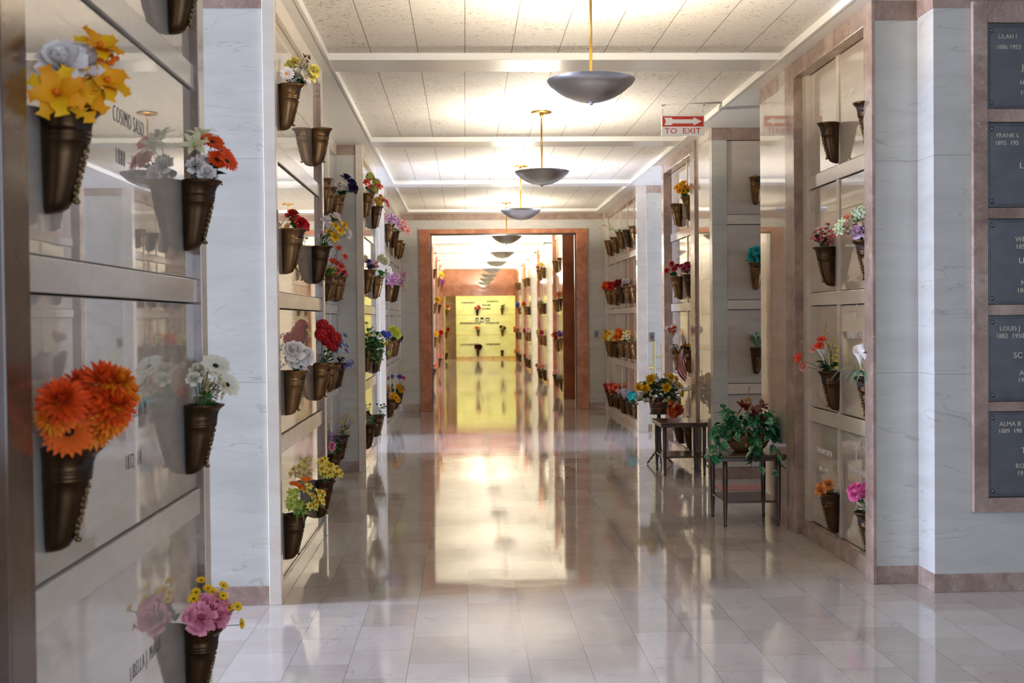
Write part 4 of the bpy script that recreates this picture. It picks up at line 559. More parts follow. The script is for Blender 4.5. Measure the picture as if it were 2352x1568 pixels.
# last pier and far right bay
sbox('pillar', M['wall'], 2.39, 9.2, 15.14, 19.1, .1, 3.15)
sbox('baseboard_pillar', M['pink'], 2.39, 9.2, 15.13, 19.1, 0, .1, bevel=.003)
sbox('trim_9', M['pink'], 2.39, 9.2, 15.135, 19.1, 3.15, ZS)
sbox('trim_16', M['gloss'], 2.275, 2.40, 15.12, 15.25, 0, ZS, bevel=.003)
RR3 = frame_of(X=2.36, side=-1)
bay(RR3, 15.25, 18.85, [15.25, 15.97, 16.62, 17.32, 18.02, 18.85], 'far right bay', True, 'pink', 'ledge', ['first column', 'second column', 'third column', 'fourth column', 'column by the doorway'], prot=.05)
sbox('trim_16', M['ledge'], 2.31, 2.40, 18.85, 19.1, 0, ZS, bevel=.003)

# ---- outer shell of the aisles, with their windows
sbox('wall_back', M['wall'], -1.1, 9.2, -3.2, -3.1, 0, .5); sbox('wall_back', M['wall'], -1.1, 9.2, -3.2, -3.1, 3.0, ZS)
sbox('wall_back', M['wall'], -1.1, .2, -3.2, -3.1, .5, 3.0); sbox('wall_back', M['wall'], 5.0, 9.2, -3.2, -3.1, .5, 3.0)
def window(n, F, a0, a1, z0, z1, nm=2):
    f = MB()
    for a in [a0 + (a1 - a0) * k / nm for k in range(nm + 1)]: fbox(f, F, a - .03, a + .03, -.03, .03, z0, z1)
    for z in (z0, (z0 + z1) / 2, z1): fbox(f, F, a0, a1, -.025, .025, z - .025, z + .025)
    struct('window_%d' % n, f, M['paint'])
def end_wall(name, X, side, y0, y1, wy0, wy1, z0, z1, n):
    xa, xb = (X, X + .1) if side < 0 else (X - .1, X)
    sbox(name, M['wall'], xa, xb, y0, y1, 0, z0); sbox(name, M['wall'], xa, xb, y0, y1, z1, ZS)
    sbox(name, M['wall'], xa, xb, y0, wy0, z0, z1); sbox(name, M['wall'], xa, xb, wy1, y1, z0, z1)
    window(n, frame_of(X=(xa + xb) / 2), wy0, wy1, z0, z1)
end_wall('wall_left_end', -9.0, 1, 4.40, 6.15, 4.5, 6.05, .45, 2.95, 1)
end_wall('wall_left_end', -9.0, 1, 13.2, 15.14, 13.3, 15.04, .45, 2.95, 2)
end_wall('wall_right_end', 9.0, -1, -3.2, 6.13, .5, 4.5, .45, 2.95, 3)
end_wall('wall_right_end', 9.0, -1, 13.24, 15.14, 13.33, 15.05, .45, 2.95, 4)
end_wall('wall_right_end', 6.6, -1, 8.84, 10.64, 8.95, 10.45, .45, 2.95, 5)
window(6, frame_of(Y=-3.15), .2, 5.0, .5, 3.0, 4)

# ---- doorway wall
DY = 19.1
for b in ((-1.15, -.74, DY, DY + .3, 0, 3.15), (2.04, 2.45, DY, DY + .3, 0, 3.15), (-.74, 2.04, DY, DY + .3, 2.995, 3.15)):
    sbox('wall_doorway', M['wall'], *b)
sbox('trim_19', M['pink'], -1.15, 2.45, DY - .008, DY + .3, 3.15, ZS)
sbox('baseboard_doorway', M['pink'], -1.15, -.74, DY - .015, DY, 0, .11, bevel=.003)
sbox('baseboard_doorway', M['pink'], 2.04, 2.45, DY - .015, DY, 0, .11, bevel=.003)
dm = MB(); dm.box(-.745, -.555, DY - .035, DY + .34, 0, 2.93).box(1.85, 2.045, DY - .035, DY + .34, 0, 2.93).box(-.745, 2.045, DY - .035, DY + .34, 2.925, 2.998)
door = struct('door_1', dm, M['red'], bevel=.006)
di = MB(); di.box(-.556, -.535, DY + .02, DY + .12, 0, 2.925).box(1.83, 1.851, DY + .02, DY + .12, 0, 2.925).box(-.556, 1.851, DY + .02, DY + .12, 2.905, 2.926)
di.build('door_stop', M['wood'], door)
# ---- second corridor
RX, LX = 1.9, -.81
sbox('wall_left_corridor', M['white2'], -3.0, LX - .03, 19.4, 41.4, 0, ZS + .04)
sbox('pillar', M['darkred'], 1.835, 2.3, 21.55, 21.8, 0, ZS)                 # russet jamb just inside
sbox('wall_right_corridor', M['white2'], 2.3, 2.5, 19.4, 21.8, 0, ZS)
sbox('trim_20', M['white2'], 2.05, 2.12, 19.4, 19.75, 0, ZS)
for a, b in ((21.8, 24.3), (26.6, 29.4), (33.0, 36.2), (38.6, 41.4)):
    sbox('wall_right_corridor', M['white2'], RX + .03, 6.2, a, b, 0, ZS + .04)
    sbox('trim_21', M['red'], RX - .07, RX + .05, b - .36, b - .22, 0, ZS, bevel=.004)
    RF = frame_of(X=RX, side=-1)
    mid = (a + b - .4) / 2
    bay(RF, a, b - .36, [a, mid, b - .36], {21.8: 'first', 26.6: 'second', 33.0: 'third', 38.6: 'last'}[a] + ' right bay past the doorway', True, 'white2', 'red', ['nearer column', 'farther column'], 'white2', prot=.02)
for a, b, X in ((24.3, 26.6, 6.0), (29.4, 33.0, 6.0)):
    end_wall('wall_chapel', X, -1, a, b, a + .25, b - .25, .45, 2.95, 7 if a < 25 else 8)
sbox('wall_chapel', M['wall'], 2.6, 2.7, 36.2, 38.6, 0, ZS)
for y in (24.2, 27.8, 32.0, 36.2, 40.2):
    sbox('trim_22', M['red'], LX - .04, LX + .06, y, y + .14, 0, ZS, bevel=.004)
for i, (a, b) in enumerate(((19.45, 24.2), (24.34, 27.8), (27.94, 32.0), (32.14, 36.2), (36.34, 40.2))):
    bay(frame_of(X=LX), a, b, [a, (a + b) / 2, b], ['first', 'second', 'third', 'fourth', 'last'][i] + ' left bay past the doorway', True, 'white2', 'red', ['nearer column', 'farther column'], 'white2', prot=.02)
for y in (22.6, 26.3, 29.9, 33.5, 37.1):
    sbox('beam', M['paint'], -1.0, 2.3, y, y + .36, ZS, ZC + .02)
sbox('ceiling_soffit_left', M['paint'], -3.0, -.72, 19.4, 41.2, ZS, 3.5)
sbox('ceiling_soffit_right', M['paint'], 1.82, 6.3, 19.4, 41.2, ZS, 3.5)
# russet header and the end room
sbox('beam', M['red'], -.98, 2.1, 41.2, 41.45, 2.36, 3.33)
sbox('pillar', M['red'], 1.80, 2.1, 41.2, 41.45, 0, 2.36)
sbox('pillar', M['red'], -.98, -.80, 41.2, 41.45, 0, 2.36)
sbox('ceiling_end', M['paint'], -3.2, 4.2, 41.45, 46, 3.3, 3.5)
sbox('wall_end', M['yellow'], -.35, 4.2, 44.4, 44.6, .1, 3.3)
sbox('baseboard_end', M['ochre'], -.35, 4.2, 44.385, 44.6, 0, .1)
sbox('wall_end_left', M['ochre'], -3.2, -.35, 45.2, 45.4, 0, 3.3)
sbox('wall_end_return', M['ochre'], -.36, -.34, 44.4, 45.2, 0, 3.3)
sbox('wall_left_endroom', M['yellow'], -1.0, -.74, 41.45, 44.2, 0, 3.3)
sbox('wall_left_endroom', M['ochre'], -3.3, -3.2, 41.45, 45.4, 0, 3.3)
sbox('wall_right_endroom', M['yellow'], 4.2, 4.3, 41.45, 46, 0, 3.3)
for z in (.92, 1.69):
    sbox('trim_23', M['ochre'], -.35, 4.2, 44.397, 44.41, z, z + .012)
sbox('trim_24', M['mat'], 2.20, 5.0, 9.88, 10.2, .0, .006)

# ================================================================ lettering
def text_mesh(s, size, depth=.0, thin=0.0, spacing=1.0):
    c = bpy.data.curves.new('lettering', 'FONT'); c.body = s; c.size = size; c.extrude = depth
    c.align_x = 'CENTER'; c.align_y = 'CENTER'; c.resolution_u = 3; c.offset = -thin; c.space_character = spacing
    o = bpy.data.objects.new('tmp', c); SC.collection.objects.link(o)
    dg = bpy.context.evaluated_depsgraph_get(); dg.update()
    me = bpy.data.meshes.new_from_object(o.evaluated_get(dg)); bpy.data.objects.remove(o); bpy.data.curves.remove(c)
    return me
def letters(s, size, loc, face, mat, parent=None, name='lettering', xs=1.0, depth=.0012, thin=0.0, spacing=1.0):
    """face: '+x' '-x' '-y' the way the text looks"""
    me = text_mesh(s, size, depth, thin, spacing); me.materials.clear(); me.materials.append(mat)
    a, n = {'-y': ((1, 0, 0), (0, -1, 0)), '+x': ((0, 1, 0), (1, 0, 0)), '-x': ((0, -1, 0), (-1, 0, 0))}[face]
    # text local x -> a, y -> up, z -> n ; for +x walls reading runs away from the viewer
    mt = Matrix(((a[0] * xs, 0, n[0], loc[0]), (a[1] * xs, 0, n[1], loc[1]), (0, 1, 0, loc[2]), (0, 0, 0, 1)))
    me.transform(mt); o = link(name, me, parent)
    return o
sl = SLABS
L1 = sl[('near left bay', 2, 0)][0]
letters('COSIMO SASO', .070, (-1.0042, 3.53, 2.105), '+x', M['engraved'], L1, xs=.60, depth=.0004, thin=.0016, spacing=1.22)
letters('1880 \u2013 19', .070, (-1.0042, 3.49, 1.985), '+x', M['engraved'], L1, xs=.60, depth=.0004, thin=.0016, spacing=1.22)
L1 = sl[('near left bay', 1, 0)][0]
letters('ELIA M', .066, (-1.0042, 3.60, 1.235), '+x', M['engraved'], L1, xs=.60, depth=.0004, thin=.0016, spacing=1.22)
letters('1872  14', .066, (-1.0042, 3.52, 1.085), '+x', M['engraved'], L1, xs=.60, depth=.0004, thin=.0016, spacing=1.22)
letters('LIBELLA J. MARIA', .065, (-1.0042, 3.62, .455), '+x', M['engraved'], sl[('near left bay', 0, 0)][0], xs=.58, depth=.0004, thin=.0016, spacing=1.22)
R1n = lambda r, k: sl[('near right bay', r, k)][0]
letters('ADELE V. BOEHME', .060, (2.3592, 6.80, 2.095), '-x', M['engravedw'], R1n(2, 0), xs=.95)
letters('1897 \u2013 1971', .045, (2.3592, 7.0, 2.86), '-x', M['engravedw'], R1n(3, 0))
letters('HERBERT H. BOEHME', .060, (2.3592, 6.80, 1.385), '-x', M['engravedw'], R1n(1, 0), xs=.85)
letters('EVA MAY BEFFA', .052, (2.3592, 7.50, .605), '-x', M['engravedw'], R1n(0, 1), xs=.85)
letters('1894 \u2013 1977', .048, (2.3592, 7.52, .485), '-x', M['engravedw'], R1n(0, 1), xs=.85)
letters('EMMA E. HAHN', .060, (2.3592, 6.82, .560), '-x', M['engravedw'], R1n(0, 0), xs=.95)
letters('\u2013 1961', .05, (2.3592, 6.78, .43), '-x', M['engravedw'], R1n(0, 0))
letters('HELEN MISS MYERS', .052, (2.3592, 7.52, 2.075), '-x', M['engravedw'], R1n(2, 1), xs=.75)
cr = MB(); cr.box(2.358, 2.3598, 6.875, 6.885, .60, .735).box(2.358, 2.3598, 6.855, 6.905, .685, .697); cr.build('cross', M['engravedw'], R1n(0, 0))
# square and compasses outline
cm = MB()
for p, q in (((-.035, 0), (0, .075)), ((.035, 0), (0, .075)), ((-.035, .03), (0, -.03)), ((.035, .03), (0, -.03))):
    cm.tube([(2.3592, 6.86 + p[0], 1.50 + p[1]), (2.3592, 6.86 + q[0], 1.50 + q[1])], .0018, 4)
cm.build('emblem', M['engravedw'], R1n(1, 0))

# ================================================================ bronze plaques on the right-hand wall
fr = MB(); fr.box(2.732, 2.812, 6.095, 6.13, .435, 3.18).box(2.812, 4.1, 6.095, 6.13, 3.065, 3.18).box(2.812, 4.1, 6.095, 6.13, .435, .513)
ZP = [(2.604, 3.061), (2.075, 2.534), (1.554, 2.017), (1.031, 1.498), (.514, .98)]
for (a, b), (c, d) in zip(ZP[:-1], ZP[1:]): fr.box(2.812, 4.1, 6.097, 6.13, d, a)
struct('trim_25', fr, M['pink'], bevel=.003)
PT = [[('LILAH I', .032, 2.925, 2.991), ('1886 1953', .032, 2.93, 2.935), ('JE', .045, 3.02, 2.825), ('H', .032, 3.005, 2.745), ('19', .032, 3.01, 2.69)],
      [('FRANK L', .032, 2.925, 2.462), ('1895  195', .032, 2.92, 2.422), ('L', .045, 3.0, 2.30)],
      [('WI', .036, 2.99, 1.905), ('185', .034, 2.993, 1.865), ('U', .045, 3.0, 1.79), ('M', .034, 3.01, 1.67), ('186', .034, 3.0, 1.63)],
      [('LOUIS J', .034, 2.935, 1.425), ('1882  1950', .034, 2.935, 1.385), ('SC', .044, 2.98, 1.28), ('AI', .036, 3.005, 1.185), ('19', .034, 2.995, 1.145)],
      [('ALMA B', .034, 2.935, .910), ('1889  198', .032, 2.935, .872), ('T', .045, 3.01, .765), ('RO', .034, 2.99, .682), ('19', .034, 2.99, .642)]]
PN = ['with LILAH on it, topmost in the column', 'with FRANK on it, second from the top', 'starting with the letters WI, middle of the column', 'with LOUIS on it, second from the bottom', 'with ALMA on it, lowest in the column']
for (z0, z1), rows, nm in zip(ZP, PT, PN):
    p = empty('bronze_plaque', (3.2, 6.13, z0), 0, 'dark bronze memorial plaque ' + nm, 'plaque', 'bronze plaques on the right wall')
    def loc(o): o.location = (-3.2, -6.13, -z0); return o
    x1 = 3.62
    b = MB(); b.box(2.812, x1, 6.108, 6.13, z0 + .002, z1 - .002); loc(b.build('plate', M['plaque'], p, bevel=.002))
    e = MB()
    for i, t in ((.006, .004), (.016, .003)):
        e.box(2.812 + i, x1 - i, 6.103, 6.109, z0 + i, z0 + i + t).box(2.812 + i, x1 - i, 6.103, 6.109, z1 - i - t, z1 - i).box(2.812 + i, 2.812 + i + t, 6.103, 6.109, z0 + i, z1 - i).box(x1 - i - t, x1 - i, 6.103, 6.109, z0 + i, z1 - i)
    loc(e.build('rim', M['plaque'], p, bevel=.001))
    for cx in (2.838, x1 - .026):
        for cz in (z0 + .036, z1 - .036):
            s = MB(); s.blob((cx, 6.106, cz), .010, .007, .010, 12, 6)
            ring = [(cx + .013 * math.cos(2 * PI * k / 16), 6.106, cz + .013 * math.sin(2 * PI * k / 16)) for k in range(17)]
            s.tube(ring, .0022, 5, cap=False); loc(s.build('rosette', M['plaque'], p, smooth=True))
    for t, s, x, z in rows:
        loc(letters(t, s * 1.02, (x, 6.1075, z), '-y', M['plaqueletter'], p, depth=.0022))

# ================================================================ pendant lamps
def make_lamp(first=None):
    root = empty('pendant_lamp', (0, 0, 0))
    R_ = .237
    out = [(R_, 0), (R_ - .004, -.008), (.221, -.024), (.217, -.026), (.214, -.030), (.209, -.032), (.19, -.049), (.165, -.068), (.135, -.086), (.10, -.101), (.065, -.111), (.03, -.117), (.002, -.119)]
    b = MB(); b.lathe(out, 56)
    b.lathe([(R_, 0), (R_ - .006, .001), (.215, -.018), (.16, -.062), (.10, -.092), (.002, -.108)], 56)
    bo = b.build('bowl', [M['steel']], root, smooth=True)
    f = MB(); f.lathe([(.0, -.117), (.012, -.119), (.012, -.124), (.008, -.132), (0, -.134)], 16); f.build('finial', M['steel'], root, smooth=True)
    r = MB(); r.tube([(0, 0, -.10), (0, 0, .515)], .0085, 10); r.build('rod', M['brass'], root, smooth=True)
    c = MB(); c.lathe([(.0, .47), (.012, .475), (.02, .492), (.022, .498), (.0, .5)], 24); c.lathe([(.085, .515), (.092, .509), (.085, .503), (.0, .503)], 32); c.build('canopy', M['brass'], root, smooth=True)
    s = MB()
    for k in range(3):
        a = 2 * PI * k / 3; s.blob((.07 * math.cos(a), .07 * math.sin(a), -.035), .022, .022, .03, 10, 6)
    s.build('bulb', M['bulb'], root, smooth=True)
    return root
def copy_tree(o, parent=None):
    c = o.copy(); SC.collection.objects.link(c); c.parent = parent
    for ch in list(o.children): copy_tree(ch, c)
    return c
LAMPS = [(.69, 6.2), (.68, 10.0), (.665, 13.5), (.65, 17.7), (.72, 21.9), (.70, 25.3), (.69, 28.9), (.69, 32.3), (.69, 35.7), (.68, 39.2)]
LN = {0: 'nearest brushed metal bowl pendant lamp in view', 1: 'second bowl pendant lamp along the corridor', 2: 'third bowl pendant lamp, bluish, along the corridor', 3: 'bowl pendant lamp hanging right in front of the doorway',
      4: 'first bowl pendant lamp beyond the doorway', 5: 'second bowl pendant lamp beyond the doorway', 6: 'third bowl pendant lamp beyond the doorway', 7: 'fourth bowl pendant lamp beyond the doorway', 8: 'fifth bowl pendant lamp beyond the doorway', 9: 'lowest looking bowl pendant lamp, last before the russet header'}
lamp0 = make_lamp()
for i, (x, y) in enumerate(LAMPS):
    o = lamp0 if i == 0 else copy_tree(lamp0)
    o.location = (x, y, 2.78); tag(o, LN[i], 'pendant lamp', 'bowl pendant lamps down the corridor')
    l = bpy.data.lights.new('lamp_light', 'POINT'); l.shadow_soft_size = .03
    far = y > 19.5
    l.energy = LAMP_W * (2.2 if far else (.9 if i == 0 else 1.0)); l.color = (1, .85, .65) if i <= 0 else ((1, .90, .75) if not far else (1, .93, .76))
    lo = bpy.data.objects.new('lamp_light', l); SC.collection.objects.link(lo); lo.location = (x, y, 2.773)

# ================================================================ exit sign
sg = empty('exit_sign', (1.855, 9.7, 3.125), 0, 'white and red TO EXIT sign with arrow hanging from the ceiling', 'sign')
pl = MB(); pl.box(-.183, .183, -.006, .006, -.088, .082); pl.build('panel', M['signwhite'], sg, bevel=.003)
rd = MB(); rd.box(-.174, .174, -.0085, -.005, -.012, .074); rd.build('red_field', M['signred'], sg)
# arrow outline
ar = MB(); ao = [(-.160, .062), (-.098, .062), (-.088, .048), (.088, .048), (.088, .066), (.158, .031), (.088, -.004), (.088, .014), (-.088, .014), (-.098, .0), (-.160, .0), (-.145, .031)]
idx = [ar.vert((x, -.0100, z)) for x, z in ao]
ar.face(idx[0], idx[11], idx[2], idx[1]); ar.face(idx[11], idx[10], idx[9], idx[8]); ar.face(idx[11], idx[8], idx[2]); ar.face(idx[2], idx[8], idx[7], idx[3]); ar.face(idx[4], idx[3], idx[7], idx[6], idx[5])
ar.build('arrow', M['signwhite'], sg)
letters('TO  EXIT', .066, (-.003, -.0075, -.050), '-y', M['signred'], sg, xs=1.16, depth=.001)
for hx in (-.172, .172):
    h = MB(); h.tube([(hx, 0, .16), (hx, 0, .125)], .0022, 6)
    h.tube([(hx + .011 * math.cos(2 * PI * k / 12), 0, .112 + .011 * math.sin(2 * PI * k / 12)) for k in range(13)], .0022, 6, cap=False)
    h.tube([(hx, 0, .101), (hx, 0, .08)], .002, 6); h.lathe([(0, .170), (.014, .170), (.014, .160), (0, .158)], 12, hx, 0); h.build('hook', M['steel'], sg, smooth=True)

# ================================================================ end tables
def turned_leg(x, y, h, r0=.019, r1=.011):
    m = MB(); m.lathe([(0, h), (r0 * .9, h), (r0, h - .08), (r0 * .98, h * .6), (r0 * .85, h * .3), (r1, .02), (r1 * 1.15, .015), (r1, .0), (0, 0)], 14, x, y); return m
def make_table(w_, d_, hgt, loc, label, rz=0):
    t = empty('side_table', loc, rz, label, 'side table', 'dark wooden side tables on the right')
    x0, x1, y0, y1 = -w_ / 2, w_ / 2, -d_ / 2, d_ / 2
    a = MB(); a.box(x0 - .045, x1 + .045, y0 - .045, y1 + .045, hgt - .018, hgt); a.build('table_top', M['woodtop'], t, bevel=.006)
    a = MB(); a.box(x0 - .038, x1 + .038, y0 - .038, y1 + .038, hgt - .044, hgt - .018); a.build('apron', M['wood'], t, bevel=.004)
    for x in (x0, x1):
        for y in (y0, y1): turned_leg(x, y, hgt - .03).build('leg', M['wood'], t, smooth=True)
    a = MB(); a.box(x0 - .01, x1 + .01, y0 - .01, y1 + .01, .168, .184); a.build('shelf', M['woodtop'], t, bevel=.003)
    return t
TH = .515
make_table(.385, .42, TH, (2.045, 8.40, 0), 'dark wooden side table carrying the ivy basket, nearer one')
make_table(.38, .45, TH - .008, (2.075, 11.11, 0), 'dark wooden side table with bare top, in front of the flower bucket', .0)
# low turned plant stand behind the far table, and its bucket
st = empty('plant_stand', (1.985, 11.80, 0), 0, 'low dark plant stand with splayed turned feet behind the far side table', 'plant stand')
a = MB(); a.lathe([(0, .53), (.095, .53), (.098, .522), (.095, .514), (0, .514)], 24); a.build('top', M['wood'], st, smooth=True)
a = MB(); a.lathe([(0, .515), (.018, .515), (.022, .46), (.014, .43), (.024, .38), (.02, .3), (.026, .2), (.03, .14), (.045, .135), (.045, .12), (0, .118)], 16); a.build('column', M['wood'], st, smooth=True)
for k, an in enumerate((PI + .15, -.15, PI / 2, -PI / 2)):
    a = MB(); c_, s_ = math.cos(an), math.sin(an); n = 12
    pts = [((.03 + .10 * k2 / n) * c_, (.03 + .10 * k2 / n) * s_, .13 - .122 * k2 / n) for k2 in range(n + 1)]
    a.tube(pts, [.010 + .004 * math.sin(k2 * 2.1) for k2 in range(n + 1)], 8); a.build('leg', M['wood'], st, smooth=True)
bk = empty('flower_bucket', (1.985, 11.80, .531), 0, 'brown slatted wooden bucket with two wire hoops on the plant stand', 'bucket')
a = MB(); a.cur = (1, 1, 1)
for k in range(22):
    a0, a1 = 2 * PI * k / 22 + .012, 2 * PI * (k + 1) / 22 - .012
    q = []
    for z, r in ((0, .082), (.15, .108)):
        for an in (a0, a1):
            for rr_ in (r, r - .008): q.append(a.vert((rr_ * math.cos(an), rr_ * math.sin(an), z)))
    a.face(q[0], q[2], q[6], q[4]); a.face(q[1], q[5], q[7], q[3]); a.face(q[4], q[6], q[7], q[5]); a.face(q[0], q[4], q[5], q[1]); a.face(q[2], q[3], q[7], q[6]); a.face(q[0], q[1], q[3], q[2])
a.lathe([(0, .004), (.08, .004)], 22); a.build('slats', M['bucket'], bk)
for z in (.045, .10):
    r = .082 + .026 * z / .15 + .002
    a = MB(); a.tube([(r * math.cos(2 * PI * k / 32), r * math.sin(2 * PI * k / 32), z) for k in range(33)], .003, 6, cap=False); a.build('hoop', M['brass'], bk, smooth=True)
# wicker basket on the near table
bs_ = empty('wicker_basket', (2.075, 8.42, TH + .001), 0, 'oval wicker basket with a tied rattan handle on the near side table', 'basket')
a = MB()
sq = lambda x, y, r, z: (x * 1.25, y, z)
a.lathe([(0, .002), (.075, .0), (.105, .03), (.128, .08), (.135, .115), (.138, .122), (.128, .122), (.12, .08), (.09, .02), (0, .012)], 30, squash=sq); a.build('body', M['wicker'], bs_, smooth=True)
for x0, x1 in ((-.125, -.03), (.125, .03), (-.04, -.008), (.05, .012)):
    yy = -.11 if abs(x0) < .1 else 0.0
    a = MB(); a.tube([(x0, yy, .04), (x0 * .95, yy, .14), (x0 * .6, yy * .7, .27), (x1 * .5, yy * .3, .355), (0, 0, .385)], .0095, 7); a.build('handle', M['rattan'], bs_, smooth=True)
a = MB(); a.tube([(-.03, -.01, .375), (0, -.02, .39), (.03, -.008, .378)], .010, 7); a.tube([(0, 0, .38), (.006, 0, .43), (.018, 0, .475)], [.007, .005, .004], 6); a.build('handle_tie', M['rattan'], bs_, smooth=True)

# ================================================================ gate, plates
g = empty('brass_gate', (2.41, 14.82, 0), 0, 'pale brass bar gate at the side aisle beyond the flower bucket', 'gate')
a = MB(); a.box(0, .045, 0, .03, .0, 1.20); a.build('post', M['palebrass'], g, bevel=.003)
a = MB(); a.box(.045, .9, .005, .025, .99, 1.015).box(.045, .9, .005, .025, .84, .855).box(.045, .9, .005, .025, .12, .14).box(.045, .3, .005, .025, 1.12, 1.13); a.build('rail', M['palebrass'], g, bevel=.002)
for k in range(7):
    a = MB(); x = .12 + k * .12; a.box(x, x + .018, .006, .024, .13, 1.0 if k else 1.18); a.build('bar', M['palebrass'], g, bevel=.002)
a = MB(); a.blob((-.012, .015, .86), .022, .022, .022, 10, 6); a.build('latch', M['brass'], g, smooth=True)
def plate(name, F, a0, a1, z0, z1, label, cat, holes, kids):
    c = F((a0 + a1) / 2, 0, z0); p = empty(name, c, 0, label, cat)
    def L(mb, nm, mt): o = mb.build(nm, mt, p, bevel=.001); o.location = (-c[0], -c[1], -c[2])
    L(fbox(MB(), F, a0, a1, 0, .006, z0, z1), 'cover_plate', M['plate'])
    for (u0, u1, v0, v1) in holes: L(fbox(MB(), F, u0, u1, .0055, .010, v0, v1), kids, M['black'])
plate('light_switch', frame_of(Y=DY), 2.145, 2.215, 1.185, 1.305, 'small dark switch plate on the wall right of the doorway', 'light switch', [(2.172, 2.188, 1.225, 1.265)], 'toggle')
plate('light_switch', frame_of(Y=15.14), 2.44, 2.50, 1.195, 1.315, 'metal switch plate on the blue-lit pier above the brass gate', 'light switch', [(2.462, 2.478, 1.24, 1.27)], 'toggle')
plate('power_outlet', frame_of(X=2.288, side=-1), 8.30, 8.39, .195, .315, 'dark outlet plate low on the wall beside the near side table', 'outlet', [(8.325, 8.365, .21, .245), (8.325, 8.365, .265, .30)], 'socket')

# ================================================================ heart balloon, flag
hb = empty('heart_balloon', (2.17, 12.05, 1.20), 0, 'small red and silver heart balloon reading I Love You on the middle right bay', 'balloon')
def heart(t, s):
    return (s * 16 * math.sin(t) ** 3 / 17, s * (13 * math.cos(t) - 5 * math.cos(2 * t) - 2 * math.cos(3 * t) - math.cos(4 * t)) / 17)
a = MB(); n = 40; hm = []
SIL, RED = H('d8d4d2'), H('b5241c')
for side in (-1, 1):
    cen = a.vert((0, side * .034, .01), RED if side < 0 else SIL); prev = None
    for rg in (.25, .5, .66, .68, .85, 1.0):
        row = []
        for k in range(n):
            x, z = heart(2 * PI * k / n, .088 * rg)
            yy = side * .034 * math.sqrt(max(0, 1 - rg ** 2.2))
            cc = RED if rg < .67 and side < 0 else (RED if (k % 5 == 0 and rg == .85) else SIL)
            row.append(a.vert((x, yy, z + .01), cc))
        for k in range(n):
            if prev is None: a.face(cen, row[k], row[(k + 1) % n])
            else: a.face(prev[k], row[k], row[(k + 1) % n], prev[(k + 1) % n])
        prev = row
fo = a.build('foil', M['col'], hb, smooth=True); fo.location = (0, 0, .16); fo.rotation_euler = (0, -.30, .25)
for s, z in (('I Love', .018), ('You', -.022)):
    me = text_mesh(s, .046, .001); me.materials.append(M['signwhite'])
    me.transform(Matrix(((1, 0, 0, .0), (0, 0, -1, -.036), (0, 1, 0, z + .0), (0, 0, 0, 1)))); link('lettering', me, fo)
a = MB(); a.tube([(.0, 0, .08), (.03, -.01, .03), (.07, -.03, -.05)], .003, 6); a.build('stick', M['signwhite'], hb)

fg = empty('small_flag', (2.075, 11.86, .78), 0, 'small American flag on a wooden stick leaning out of the flower bucket', 'flag')
top = Vector((.215, -.02, .52)); a = MB(); a.tube([(0, 0, 0), top], .004, 6); a.build('stick', M['rattan'], fg)
a = MB(); nu, nv = 60, 52
hoA, hoB = top * .97, top * .62                           # hoist along the stick
fA, fB = Vector((.235, .02, .235)), Vector((.195, -.05, .06))
rows = []
for j in range(nv + 1):
    q = j / nv; row = []
    for i in range(nu + 1):
        s_ = i / nu
        hp = hoA.lerp(hoB, q); fp = fA.lerp(fB, q)
        sag = Vector((-.055 * math.sin(PI * s_) * q, .028 * math.sin(s_ * 5 + q * 9), -.02 * math.sin(PI * s_)))
        stripe = int(min(12, q * 13)); c = H('b3202c') if stripe % 2 == 0 else H('e8e4de')
        if s_ < .42 and q < 7 / 13:
            c = H('232c58'); u_, v_ = s_ / .42 * 6, q * 13 / 7 * 5
            if (u_ - int(u_) - .5) ** 2 + (v_ - int(v_) - .5) ** 2 < .07: c = H('e8e4de')
        row.append(a.vert(hp.lerp(fp, s_) + sag, c))
    rows.append(row)
for j in range(nv):
    for i in range(nu): a.face(rows[j][i], rows[j][i + 1], rows[j + 1][i + 1], rows[j + 1][i])
fl = a.build('cloth', M['col'], fg, smooth=True); so = fl.modifiers.new('thick', 'SOLIDIFY'); so.thickness = .0012
a = MB(); a.blob((0, -.02, 0), .05, .012, .028, 8, 5).blob((.075, -.02, -.03), .055, .01, .024, 8, 5); rb = a.build('gift_ribbon', M['ribbon'], None, smooth=True)
rb.location = (2.19, 11.78, .80); tag(rb, 'white satin bow beside the flag stick over the flower bucket', 'bow')

# ================================================================ end-wall lettering and pictures (bronze rows, too far to read)
def name_row(x0, x1, z, nm, h=.055):
    a = MB(); x = x0; rnd = random.Random(int(x0 * 100) + int(z * 100))
    while x < x1:
        w_ = rnd.uniform(.018, .032); hh = h * rnd.uniform(.8, 1.0)
        a.box(x, x + .008, 44.375, 44.4, z, z + hh)
        if rnd.random() < .6: a.box(x, x + w_, 44.375, 44.4, z + hh * .45, z + hh * .6)
        if rnd.random() < .5: a.box(x + w_ - .007, x + w_, 44.375, 44.4, z, z + hh)
        if rnd.random() < .5: a.box(x, x + w_, 44.375, 44.4, z + hh - .01, z + hh)
        x += w_ + .012
    o = a.build('bronze_name', M['bronze']); tag(o, 'row of bronze letters ' + nm, 'lettering', 'bronze names on the end wall')
for x0, x1, z, nm in ((-.12, .38, 2.15, 'at the upper left of the pale yellow end wall'), (.86, 1.30, 2.19, 'at the upper right of the pale yellow end wall'), (.66, .98, 2.05, 'upper of the short middle pair on the end wall'), (.66, .98, 1.91, 'lower of the short middle pair on the end wall'),
                      (-.2, .6, 1.36, 'halfway up the left of the pale yellow end wall'), (.78, 1.32, 1.36, 'halfway up the right of the pale yellow end wall'), (-.18, .48, .54, 'low on the left of the pale yellow end wall'), (.82, 1.34, .54, 'low on the right of the pale yellow end wall')):
    name_row(x0, x1, z, nm)
